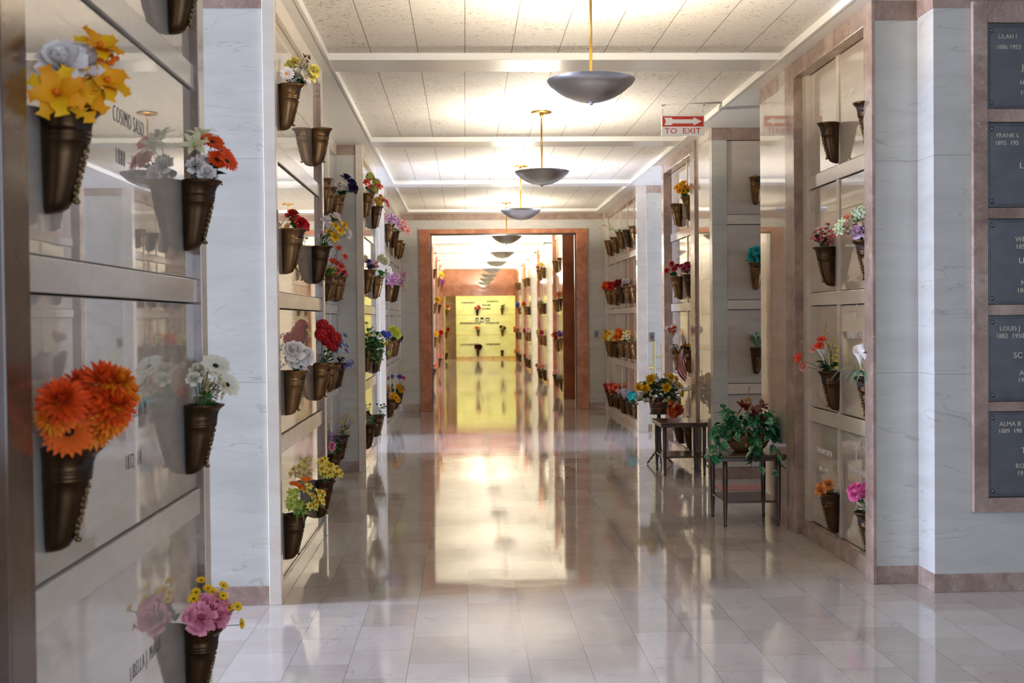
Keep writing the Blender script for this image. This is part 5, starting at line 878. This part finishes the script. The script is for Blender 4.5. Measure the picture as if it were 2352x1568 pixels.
for k, (x, w_, z, h_) in enumerate(((.40, .12, 1.46, .12), (.60, .11, 1.42, .18), (.80, .14, 1.46, .12))):
    a = MB(); a.box(x, x + w_, 44.37, 44.4, z, z + h_); o = a.build('memorial_photo', M['black'], bevel=.003)
    b = MB(); b.box(.02, w_ - .02, -.035, -.03, .02, h_ * .55); b.build('print', M['signwhite'], o).location = (x, 44.4, z)
    tag(o, 'small dark memorial picture, %s of three in the middle of the end wall' % ['left', 'lowest', 'right'][k], 'picture', 'memorial pictures on the end wall')

# ================================================================ vases
def vase_meshes():
    N_ = 28
    prof = [(.066, .0), (.0715, .0), (.0725, -.005), (.0665, -.014), (.061, -.026), (.0575, -.042), (.056, -.054), (.0585, -.057), (.0585, -.061), (.056, -.064), (.0575, -.067), (.0575, -.071), (.055, -.074), (.0565, -.077), (.0565, -.080), (.0535, -.083),
            (.051, -.11), (.0465, -.145), (.0415, -.18), (.036, -.21), (.033, -.224), (.0285, -.238), (.020, -.247), (.009, -.2515), (.0, -.252)]
    def sq(x, y, r, z): return (x, max(.0015, .92 * r + y), z)
    b = MB(); b.mi = 0; b.lathe(prof, N_, squash=sq)
    b.mi = 1; b.lathe([(.066, 0), (.062, -.012), (.052, -.04), (.048, -.075), (.0, -.078)], N_, squash=lambda x, y, r, z: (x, max(.004, .061 + y), z))
    body = b.mesh('body', [M['bronze'], M['inside']])
    body2 = b.mesh('body_dark', [M['bronzedk'], M['inside']])
    v = MB(); rnd = random.Random(5)
    for k in range(26):
        t = k / 25; z = -.092 - .125 * t; r = .0535 - .0165 * t; an = PI / 2 + .32 * math.sin(k * 1.9)
        yc = .92 * r
        v.blob((r * math.cos(an), yc + r * math.sin(an), z), .0065, .0045, .0065, 6, 4)
    v.blob((0, .075, -.222), .009, .010, .007, 8, 5)
    rel = v.mesh('relief', M['relief'])
    ri = MB(); ri.tube([(.016 * math.cos(2 * PI * k / 16), .012, .010 + .018 * math.sin(2 * PI * k / 16)) for k in range(17)], .002, 6, cap=False)
    return body, body2, rel, ri.mesh('hanging_ring', M['bronzedk'])
VB, VB2, VR, VRING = vase_meshes()
ROT = {'W1': -PI / 2, 'L2': -PI / 2, 'LR': -PI / 2, 'L3': -PI / 2, 'L4': -PI / 2, 'CL': -PI / 2, 'CE': -PI / 2, 'R1': PI / 2, 'R2': PI / 2, 'R3': PI / 2, 'CR': PI / 2, 'PF': PI, 'EW': PI}
WG = {'W1': 'near left wall', 'L2': 'second left bay', 'LR': 'recessed left wall', 'L3': 'third left bay', 'L4': 'left wall before the doorway', 'CL': 'left wall beyond the doorway', 'CE': 'left of the end room', 'R1': 'near right bay', 'R2': 'middle right bay', 'R3': 'far right bay', 'CR': 'right wall beyond the doorway', 'PF': 'right pier facing the camera', 'EW': 'end wall'}

# ================================================================ flowers
COL = dict(yellow='f6c513', paleyellow='efe06a', limeyellow='dbe04a', gold='e9a91a', mustard='c99a35', orange='ef7a12', orange2='e8661a', orangered='ee4f0e', orangelt='f3a25a', rust='c0430f', white='f8efe8', creamw='ece7cf', cream='e9e2b4', cream2='eee09a',
           creampeach='f2dcc0', peach='f0a27a', salmon='ef6a78', salmonlt='f2a493', coral='ea6a55', pink='f59db2', pinklt='f3b2bd', rosepink='e5637e', hotpink='f572b0', magenta='c8285e', raspberry='b72350', red='c4141a', red2='e0381c', crimson='8e0f20', maroon='4e0c24',
           redmag='b8204a', navy='1d1745', blue='3a55c0', violet='5f3f93', purple='8a5fc4', lilac='ecc6de', lavwhite='cdc6da', mauve='a1577c', orchid='b558a8', aqua='3ec6c8', lime='b4c25a', greenwhite='d5e0b4', tan='cdb88e', brown='5a3020', ochre='b98a2a', blush='efd2d0', dustypink='b56a78', green2='5d8a4c',
           stargazer='a23a9c', stargazer2='d8354c', whiteyellow='f1efc8', greenpink='4d8a5d',
           dkgreen='1f3d20', green='3f7332', leafgreen='2c6a2c', bluegreen='4d8a6c')
CL_ = {k: H(v) for k, v in COL.items()}
def shade(c, k): return tuple(min(1, v * k) for v in c)
def lerp3(a, b, t): return tuple(x + (y - x) * t for x, y in zip(a, b))

def petal(b, az, r0, z0, e0, curl, L, W, cup, ca, cb, ce=None, ns=5, peak=.55, frill=0.0, roll=0.0, rnd=random):
    """a curved petal: starts at radius r0, elevation e0, bends by curl along its length; edges cupped"""
    px, pz, e = r0, z0, e0; rows = []; ds = L / ns
    for i in range(ns + 1):
        t = i / ns
        wd = W * .5 * (math.sin(PI * min(1, t ** (math.log(.5) / math.log(peak)))) * .92 + .08) if i < ns else W * .04
        if frill and i == ns: wd = W * .4
        c = lerp3(ca, cb, t); row = []
        for u in (-1, -.45, .45, 1) if ce or frill else (-1, 0, 1):
            up = cup * wd * abs(u) + (rnd.uniform(-frill, frill) * W if frill and i >= ns - 1 else 0)
            x = px - up * math.sin(e); z = pz + up * math.cos(e); y = u * wd
            cc = ce if (ce and (abs(u) > .9 or i >= ns)) else c
            row.append(b.vert((x * math.cos(az) - y * math.sin(az), x * math.sin(az) + y * math.cos(az), z), cc))
        rows.append(row)
        px += ds * math.cos(e); pz += ds * math.sin(e); e += curl / ns
    for i in range(ns):
        for k in range(len(rows[0]) - 1): b.face(rows[i][k], rows[i][k + 1], rows[i + 1][k + 1], rows[i + 1][k])

def bloom_geo(b, typ, cn, seed):
    rnd = random.Random(seed); c = CL_[cn]
    if typ in ('gerbera', 'daisy', 'daisyd', 'anemone'):
        np_ = {'gerbera': 20, 'daisy': 15, 'daisyd': 13, 'anemone': 9}[typ]; w_ = {'gerbera': .13, 'daisy': .16, 'daisyd': .17, 'anemone': .32}[typ]
        for lay in range(2):
            for k in range(np_):
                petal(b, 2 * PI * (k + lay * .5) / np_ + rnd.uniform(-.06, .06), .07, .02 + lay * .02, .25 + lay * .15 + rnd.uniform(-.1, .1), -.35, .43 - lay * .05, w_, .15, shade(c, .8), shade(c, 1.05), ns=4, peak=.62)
        b.cur = H('2a1a10') if typ in ('daisyd', 'gerbera', 'anemone') else CL_['gold']
        b.blob((0, 0, .04), .10, .10, .055, 10, 5)
        b.cur = CL_['dkgreen']; b.blob((0, 0, -.03), .06, .06, .05, 7, 4)
    elif typ == 'starlily':
        for lay in range(2):
            for k in range(4):
                petal(b, 2 * PI * (k + lay * .5) / 4 + rnd.uniform(-.15, .15), .03, -.08 + .04 * lay, .8 + .2 * lay, -1.3, .56, .36, .3, lerp3(c, CL_['orange'], .45), lerp3(c, CL_['orange'], rnd.uniform(0, .7)), ns=6, peak=.5, frill=.06, rnd=rnd)
        b.cur = CL_['orange']; b.blob((0, 0, .12), .07, .07, .09, 7, 4)
    elif typ == 'mum':
        for lay, (np_, e, L, z) in enumerate(((20, -.15, .46, -.05), (20, .15, .46, 0), (18, .45, .43, .03), (15, .75, .38, .06), (11, 1.05, .32, .08), (7, 1.35, .26, .1))):
            for k in range(np_):
                cc = shade(c, rnd.uniform(.78, 1.1)); tip = lerp3(cc, CL_['yellow'], .3) if cn in ('orange', 'rust') and k % 5 == 0 else cc
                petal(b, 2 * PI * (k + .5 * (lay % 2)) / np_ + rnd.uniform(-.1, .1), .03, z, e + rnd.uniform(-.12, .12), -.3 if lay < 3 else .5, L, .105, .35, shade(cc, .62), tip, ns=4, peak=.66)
    elif typ == 'rose':
        for lay, (np_, e, L, W, r) in enumerate(((5, .15, .46, .46, .05), (5, .55, .42, .44, .05), (5, .95, .38, .38, .05), (4, 1.2, .36, .30, .035), (3, 1.4, .36, .22, .015))):
            for k in range(np_):
                cc = shade(c, rnd.uniform(.88, 1.06))
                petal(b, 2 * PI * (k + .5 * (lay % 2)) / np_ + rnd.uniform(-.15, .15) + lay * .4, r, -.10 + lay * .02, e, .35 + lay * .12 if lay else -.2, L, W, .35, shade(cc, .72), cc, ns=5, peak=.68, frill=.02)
        b.cur = CL_['dkgreen']; b.blob((0, 0, -.12), .07, .07, .08, 7, 4)
    elif typ == 'carnation':
        for lay in range(6):
            for k in range(10 - lay):
                cc = shade(c, rnd.uniform(.82, 1.1)); e = .05 + lay * .25 + rnd.uniform(-.2, .2)
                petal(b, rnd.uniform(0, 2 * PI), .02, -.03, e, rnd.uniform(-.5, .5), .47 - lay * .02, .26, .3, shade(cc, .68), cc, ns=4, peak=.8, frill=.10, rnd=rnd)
    elif typ == 'lily':
        edge = CL_['white'] if cn.startswith('stargazer') else None
        for k in range(6):
            lay = k % 2
            petal(b, 2 * PI * k / 6, .03, -.1 + .02 * lay, .95 - .1 * lay, -1.25, .62, .21 + .04 * lay, .25, shade(lerp3(c, CL_['lime'], .25), .8) if not edge else c, c, edge, ns=6, peak=.5)
        for k in range(5):
            a = 2 * PI * k / 5; b.cur = CL_['lime']; b.tube([(0, 0, -.05), (.05 * math.cos(a), .05 * math.sin(a), .2), (.10 * math.cos(a), .10 * math.sin(a), .28)], .006, 4)
            b.cur = H('7a3a14'); b.blob((.10 * math.cos(a), .10 * math.sin(a), .285), .022, .012, .012, 5, 3)
    elif typ == 'daffodil':
        inner = CL_['orange'] if cn == 'orange' else (CL_['gold'] if cn in ('paleyellow', 'whiteyellow', 'yellow') else CL_['limeyellow'])
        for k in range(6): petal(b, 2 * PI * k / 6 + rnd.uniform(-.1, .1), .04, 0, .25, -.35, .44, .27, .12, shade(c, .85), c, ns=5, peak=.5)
        prev = None
        for z, r in ((0, .07), (.08, .10), (.18, .12), (.24, .16)):
            row = [b.vert((r * math.cos(2 * PI * k / 12), r * math.sin(2 * PI * k / 12), z + (.015 * (k % 2) if r > .15 else 0)), shade(inner, .7 + z)) for k in range(12)]
            if prev:
                for k in range(12): b.face(prev[k], prev[(k + 1) % 12], row[(k + 1) % 12], row[k])
            prev = row
    elif typ == 'hydrangea':
        for k in range(44):
            ph = math.acos(1 - 1.55 * (k + .5) / 44); th = k * 2.39996; r = .40
            cx, cy, cz = r * math.sin(ph) * math.cos(th), r * math.sin(ph) * math.sin(th), r * math.cos(ph) - .08
            nrm = Vector((cx, cy, cz + .08)).normalized(); t1 = nrm.orthogonal().normalized(); t2 = nrm.cross(t1); cc = shade(c, rnd.uniform(.75, 1.15)); ro = rnd.uniform(0, PI)
            cen = b.vert(Vector((cx, cy, cz)), shade(cc, .75))
            for j in range(4):
                a = ro + j * PI / 2; d = math.cos(a) * t1 + math.sin(a) * t2; s_ = -math.sin(a) * t1 + math.cos(a) * t2; p = Vector((cx, cy, cz))
                q = [b.vert(p + d * .06 + s_ * .05 + nrm * .02, cc), b.vert(p + d * .115 + nrm * .015, cc), b.vert(p + d * .06 - s_ * .05 + nrm * .02, cc)]
                b.face(cen, q[2], q[1], q[0])
        b.cur = shade(c, .45); b.blob((0, 0, -.08), .36, .36, .36, 10, 7)  # core in darker petal colour paints the shade between florets
    elif typ == 'sweetpea':
        for k in range(4): petal(b, 2 * PI * k / 4 + rnd.uniform(-.3, .3), .02, 0, .5, .3, .5, .5, .4, lerp3(c, CL_['cream'], .3), c, ns=3, peak=.6, frill=.05, rnd=rnd)
        petal(b, 0, 0, 0, 1.3, 0, .4, .3, .4, CL_['cream'], c, ns=3)
    elif typ == 'calla':
        n = 14; prev = None
        for i in range(7):
            t = i / 6; z = -.55 + .85 * t; r = .03 + .26 * t ** 2.2; row = []
            for k in range(n):
                a = 2 * PI * k / n; lip = .28 * t ** 3 * max(0, math.cos(a)) ** 2; rr_ = r * (1 + .7 * t * max(0, math.cos(a)) ** 3)
                row.append(b.vert((rr_ * math.cos(a), rr_ * math.sin(a), z + lip), lerp3(CL_['lime'], c, min(1, t * 1.8))))
            if prev:
                for k in range(n): b.face(prev[k], prev[(k + 1) % n], row[(k + 1) % n], row[k])
            prev = row
        b.cur = CL_['yellow']; b.tube([(0, 0, -.3), (0, 0, .2)], .03, 6)
    elif typ == 'berry':
        for k in range(9):
            b.cur = shade(c, rnd.uniform(.7, 1.1)); b.blob((rnd.uniform(-.35, .35), rnd.uniform(-.35, .35), rnd.uniform(-.25, .35)), .17, .17, .17, 7, 5)
    elif typ == 'floret':
        for k in range(4): petal(b, 2 * PI * k / 4 + .3, .02, 0, .4, -.3, .48, .42, .2, shade(c, .85), c, ns=2)
        b.cur = CL_['gold']; b.blob((0, 0, .03), .09, .09, .07, 5, 3)
    elif typ == 'spear':
        edge = H('d9a8bb') if cn == 'mauve' else H('e8e6dc')
        for k in range(9): petal(b, 2 * PI * k / 9 + rnd.uniform(-.2, .2), .02, -.1, (.85 if cn == 'mauve' else 1.2) + .05 * (k % 3), -.45, .62, .19, .3, c, shade(c, .9), edge if k % 3 else None, ns=6, peak=.55)
        if cn != 'mauve': petal(b, PI / 2, 0, -.1, 1.5, -.1, .8, .16, .2, H('e8e6dc'), H('e8e6dc'), c, ns=6)
    elif typ == 'twig':
        b.cur = c
        pts = [Vector((0, 0, -.5))]
        for k in range(5): pts.append(pts[-1] + Vector((rnd.uniform(-.08, .08), rnd.uniform(-.08, .08), .22)))
        b.tube(pts, .015, 4)
        for p in pts[2:]: b.blob(p + Vector((.03, 0, .02)), .03, .03, .05, 5, 3)
_bc = {}
def bloom(typ, cn, k):
    key = (typ, cn, k % 2)
    if key not in _bc:
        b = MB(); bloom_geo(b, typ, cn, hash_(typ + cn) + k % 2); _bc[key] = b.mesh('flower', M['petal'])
    return _bc[key]
def hash_(s):
    h = 7
    for ch in s: h = (h * 31 + ord(ch)) % 100003
    return h

def leaf_geo(b, p, d, L, W, c, rnd, droop=.5, vary=True):
    """one leaf blade with a folded midrib starting at p along direction d"""
    d = Vector(d).normalized(); side = d.cross(Vector((0, 0, 1)))
    side = (side if side.length > .1 else Vector((1, 0, 0))).normalized(); p = Vector(p); rows = []; n = 4
    c = shade(c, rnd.uniform(.7, 1.25)) if vary else c
    side = (Matrix.Rotation(rnd.uniform(-.6, .6), 3, d) @ side)
    for i in range(n + 1):
        t = i / n; w_ = W * .5 * math.sin(PI * (t * .92 + .06)) ** .8 if i < n else .0005
        up = side.cross(d).normalized()
        rows.append([b.vert(p - side * w_ + up * w_ * .35, c), b.vert(p, shade(c, 1.25)), b.vert(p + side * w_ + up * w_ * .35, c)])
        p = p + d * (L / n); d = (d + Vector((0, 0, -droop / n))).normalized()
    for i in range(n):
        for k in range(2): b.face(rows[i][k], rows[i][k + 1], rows[i + 1][k + 1], rows[i + 1][k])

GROW = 1.28
def bouquet(pos, rz, label, specs, fol, wall, extra, seed):
    rnd = random.Random(seed)
    root = empty('flower_bouquet', pos, rz, label, 'flower bouquet', 'flower bouquets on the ' + WG.get(wall, wall))
    pts = []
    for typ, cn, size, pp in specs:
        auto = isinstance(pp, int)
        if auto:
            q = []
            for k in range(pp):
                a = rnd.uniform(-.2, PI + .2) if pp > 1 else PI / 2; r = (.035 + .05 * math.sqrt(rnd.random())) if typ != 'floret' else .08 * math.sqrt(rnd.random())
                q.append((r * math.cos(a) * 1.1, max(.028 + size * GROW * .48, .055 + r * math.sin(a) * .9), .035 + size * .3 + rnd.random() * .075 - r * .25))
            pp = q
        if typ == 'floret':
            b = MB(); g = bloom_geo
            for k, p in enumerate(pp):
                t = MB(); bloom_geo(t, 'floret', cn, k); mt = Matrix.Translation(p) @ Vector((p[0], p[1] - .04, p[2] + .03)).to_track_quat('Z', 'Y').to_matrix().to_4x4() @ Matrix.Rotation(rnd.uniform(0, 3), 4, 'Z') @ Matrix.Scale(size * rnd.uniform(.8, 1.2), 4)
                o0 = len(b.v); b.v += [tuple(mt @ Vector(v)) for v in t.v]; b.c += t.c; b.f += [tuple(i + o0 for i in f) for f in t.f]; b.m += t.m
                pts.append(p)
            b.build('blossom_spray', M['petal'], root, smooth=True); continue
        for k, p in enumerate(pp):
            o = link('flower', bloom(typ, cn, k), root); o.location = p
            d = Vector((p[0] * 1.2, max(.02, p[1] - .03), p[2] + .02 if wall != 'PF' else p[2] * .5))
            if typ in ('rose', 'mum', 'daisyd', 'gerbera', 'anemone', 'lily', 'starlily', 'daffodil'):
                tow = {-PI / 2: Vector((.10, 0, 0)), PI / 2: Vector((-.10, 0, 0)), PI: Vector((0, .08, 0))}.get(rz, Vector((0, 0, 0)))
                d = d + tow * .8                            # artificial blooms are bent to face the walk
            if typ in ('spear', 'calla', 'twig'): d = Vector((p[0] * .3, .02, .12))
            o.rotation_mode = 'QUATERNION'; o.rotation_quaternion = (d.to_track_quat('Z', 'Y').to_matrix() @ Matrix.Rotation(rnd.uniform(0, 6), 3, 'Z')).to_quaternion()
            o.scale = (size * (1.08 if wall == 'W1' else GROW) * rnd.uniform(.95, 1.08),) * 3; pts.append(p)
    if pts:
        b = MB(); b.cur = CL_['green']
        for p in pts[:14]:
            p = Vector(p); s0 = Vector((max(-.03, min(.03, p.x * .3)), .055, -.03))
            b.tube([s0, s0.lerp(p, .5) + Vector((0, 0, .012)), p - Vector((0, 0, .004))], .0016, 4)
        b.build('stems', M['leaf'], root, smooth=True)
    if fol:
        kind, fc, n, spread = fol; c = CL_[fc]; b = MB(); n = n if (kind == 'strap' or n >= 20) else int(n * 1.9)
        for k in range(n):
            if kind == 'strap':
                a = rnd.uniform(-.4, PI + .4); d = Vector((math.cos(a) * .8, abs(math.sin(a)) * .6 + .1, 1.0)).normalized(); p = Vector((rnd.uniform(-.03, .03), .055, -.01)); L = spread * rnd.uniform(1.2, 2.0); pr = []
                side = Vector((-math.sin(a), math.cos(a), 0)); cc = shade(c, rnd.uniform(.8, 1.2))
                for i in range(9):
                    w_ = .006 * (1 - (i / 8) ** 3) + .0008
                    pr.append((b.vert(p - side * w_, cc), b.vert(p + side * w_, shade(cc, 1.2)))); p = p + d * (L / 8); d = (d + Vector((0, 0, -.33))).normalized()
                    if p.y < .012: p.y = .012
                for i in range(8): b.face(pr[i][0], pr[i][1], pr[i + 1][1], pr[i + 1][0])
                continue
            if extra == 'bush':
                u = rnd.random(); a = rnd.uniform(-.1, PI + .1); p = Vector((-.10 + .42 * rnd.random() if rz < 0 else rnd.uniform(-.1, .1), .05 + .10 * rnd.random(), rnd.uniform(-.16, .17)))
                p = Vector((rnd.gauss(-.02, .09), .03 + abs(rnd.gauss(.05, .05)), rnd.gauss(.02, .085))); d = Vector((rnd.uniform(-1, 1), rnd.uniform(0, 1), rnd.uniform(-.3, .8))); leaf_geo(b, p, d, .06, .05, c, rnd); continue
            a = rnd.uniform(-.3, PI + .3); r = rnd.uniform(.2, .9) * spread
            small = n >= 20
            p = Vector((r * math.cos(a) * .9, max(.02, .055 + r * math.sin(a) * .7), rnd.uniform(-.005, .045 if not small else .09)))
            d = Vector((math.cos(a), max(.1, math.sin(a)), rnd.uniform(-.1, .9)))
            leaf_geo(b, p, d, (.040 if small else .058) * rnd.uniform(.8, 1.25), (.020 if small else .032), c, rnd)
        b.build('foliage', M['leaf'], root, smooth=True)
    return root

for i, (wall, pos, desc, bl, specs, fol, extra) in enumerate(V):
    root = empty('flower_vase', pos, ROT[wall], desc, 'vase', 'bronze flower vases on the ' + WG[wall])
    near = wall in ('W1', 'L2', 'R1', 'PF', 'R2', 'L3', 'R3')
    link('vase_body', VB2 if (i % 4 == 1 or wall in ('W1', 'R1') or pos[2] < .6) else VB, root)
    if near or wall in ('LR', 'L4'): link('relief', VR, root)
    if 'ring' in desc: link('hanging_ring', VRING, root)
    if bl: bouquet(pos, ROT[wall], bl, specs, fol, wall, extra, 100 + i)

# ================================================================ the bucket bouquet and the ivy in the basket
rnd = random.Random(9)
root = empty('flower_arrangement', (1.985, 11.80, .69), 0, 'dome of yellow roses, grey-green leaves and cream berries in the wooden bucket', 'flower arrangement')
sph = lambda th, el, r: (r * math.cos(el) * math.cos(th), r * math.cos(el) * math.sin(th), .02 + r * math.sin(el) * .95)
ys = [(-.205, -.04, .10, .075), (-.145, -.08, .085, .085), (-.09, -.05, .175, .09), (.045, -.13, .10, .08), (.10, -.05, .19, .08), (.155, -.02, .17, .065), (.205, -.05, .04, .06), (.175, -.07, .12, .05)]
for k, (x, y, z, s) in enumerate(ys):
    o = link('flower', bloom('rose', 'yellow', k), root); o.location = (x * 1.08, y * 1.2 - .03, z * 1.1); o.scale = (s * 1.25, s * 1.25, s * 1.25); o.rotation_mode = 'QUATERNION'; o.rotation_quaternion = Vector((x, y - .1, z * .5)).to_track_quat('Z', 'Y')
b = MB()
for k in range(330):
    th = rnd.uniform(0, 2 * PI); el = rnd.uniform(-.45, 1.5); r = .165 * rnd.uniform(.45, 1.0); p = Vector(sph(th, el, r)); p.x *= 1.15
    leaf_geo(b, p, (math.cos(th), math.sin(th), rnd.uniform(-.5, .6)), .065, .055, H('5a6a4c'), rnd)
b.build('foliage', M['leaf'], root, smooth=True)
b = MB()
for k in range(46):
    th = rnd.uniform(PI * .8, PI * 2.2); el = rnd.uniform(-.5, 1.35); p = Vector(sph(th, el, .228)); p.x *= 1.08
    for j in range(4):
        b.cur = shade(H('cfc7ab'), rnd.uniform(.75, 1.1)); b.blob(p + Vector((rnd.uniform(-.012, .012), rnd.uniform(-.012, .012), rnd.uniform(-.012, .012))), .011, .011, .011, 5, 4)
b.build('blossom_spray', M['petal'], root, smooth=True)

root = empty('ivy_arrangement', (2.075, 8.42, TH + .12), 0, 'trailing variegated ivy with rust-red silk leaves in the wicker basket', 'plant arrangement')
def ivy_leaf(b, p, d, L, rnd, var):
    d = Vector(d).normalized(); side = d.cross(Vector((0, 0, 1))); side = (side if side.length > .1 else Vector((1, 0, 0))).normalized(); side = Matrix.Rotation(rnd.uniform(-.9, .9), 3, d) @ side; up = side.cross(d).normalized(); p = Vector(p)
    c = shade(H('256b42'), rnd.uniform(.6, 1.4)) if not var else shade(H('37835a'), rnd.uniform(.7, 1.2)); e = H('cdd1a8') if var else shade(c, .8)
    prof = [(0, .05), (.12, .62), (.3, .92), (.5, .85), (.75, .5), (1.0, .02)]; rows = []
    for t, w_ in prof:
        q = p + d * (L * t) - Vector((0, 0, .25 * L * t * t)); w_ = w_ * L * .40
        rows.append([b.vert(q - side * w_ + up * w_ * .3, e if t > .1 else c), b.vert(q - side * w_ * .5 + up * w_ * .12, c), b.vert(q, shade(c, 1.3)), b.vert(q + side * w_ * .5 + up * w_ * .12, c), b.vert(q + side * w_ + up * w_ * .3, e if var else c)])
    for i in range(5):
        for k in range(4): b.face(rows[i][k], rows[i][k + 1], rows[i + 1][k + 1], rows[i + 1][k])
b = MB(); sb = MB(); sb.cur = H('3f5a2a')
for k in range(280):
    th = rnd.uniform(0, 2 * PI); el = rnd.uniform(-.4, 1.0); rx = .20 * rnd.uniform(.55, 1.05)
    p = Vector((rx * 1.15 * math.cos(el) * math.cos(th), rx * .85 * math.cos(el) * math.sin(th), .03 + rx * .85 * math.sin(el)))
    if p.z < .0 and abs(p.x) < .11: continue
    if p.x > .17: p.x = .17
    ivy_leaf(b, p, (math.cos(th), math.sin(th), rnd.uniform(-.6, .5)), rnd.uniform(.05, .085), rnd, rnd.random() < .33)
b.build('ivy_leaves', M['leaf'], root, smooth=True)
trails = [[(-.14, -.08, .06), (-.24, -.14, .0), (-.29, -.20, -.09), (-.31, -.24, -.13), (-.40, -.25, -.13)], [(-.1, -.1, .03), (-.2, -.2, -.03), (-.26, -.22, -.10), (-.23, -.25, -.14)],
          [(.0, -.13, .02), (-.02, -.24, -.05), (-.03, -.285, -.11), (-.05, -.29, -.20)], [(.04, -.13, .02), (.03, -.24, -.05), (.02, -.285, -.12), (.01, -.29, -.23)],
          [(.12, -.1, .02), (.13, -.24, -.05), (.14, -.285, -.12), (.145, -.29, -.30)], [(-.18, -.05, .08), (-.25, -.1, .07), (-.28, -.13, .0), (-.27, -.16, -.07)], [(.1, .05, .12), (.15, 0, .16), (.16, -.04, .21)], [(-.1, 0, .12), (-.16, -.03, .17), (-.2, -.05, .21)]]
for tr in trails:
    t = MB(); t.cur = H('3f5a2a'); t.tube(tr, .0025, 5)
    for i in range(len(tr) - 1):
        for q in (.0, .35, .7):
            p = Vector(tr[i]).lerp(Vector(tr[i + 1]), q); ivy_leaf(t, p, (rnd.uniform(-1, 1), rnd.uniform(-1, -.1), rnd.uniform(-.8, .3)), rnd.uniform(.06, .085), rnd, rnd.random() < .35)
    t.build('ivy_trail', M['leaf'], root, smooth=True)
for p in ((-.01, -.05, .19), (.045, -.09, .16), (.10, -.04, .20), (.02, -.10, .125), (-.05, -.04, .2), (.08, -.1, .12)):
    t = MB()
    for k in range(5): leaf_geo(t, (0, 0, 0), (rnd.uniform(-1, 1), rnd.uniform(-1, .2), rnd.uniform(0, 1)), .07, .04, H('6e2f1e'), rnd)
    o = t.build('rust_leaves', M['leaf'], root, smooth=True); o.location = p
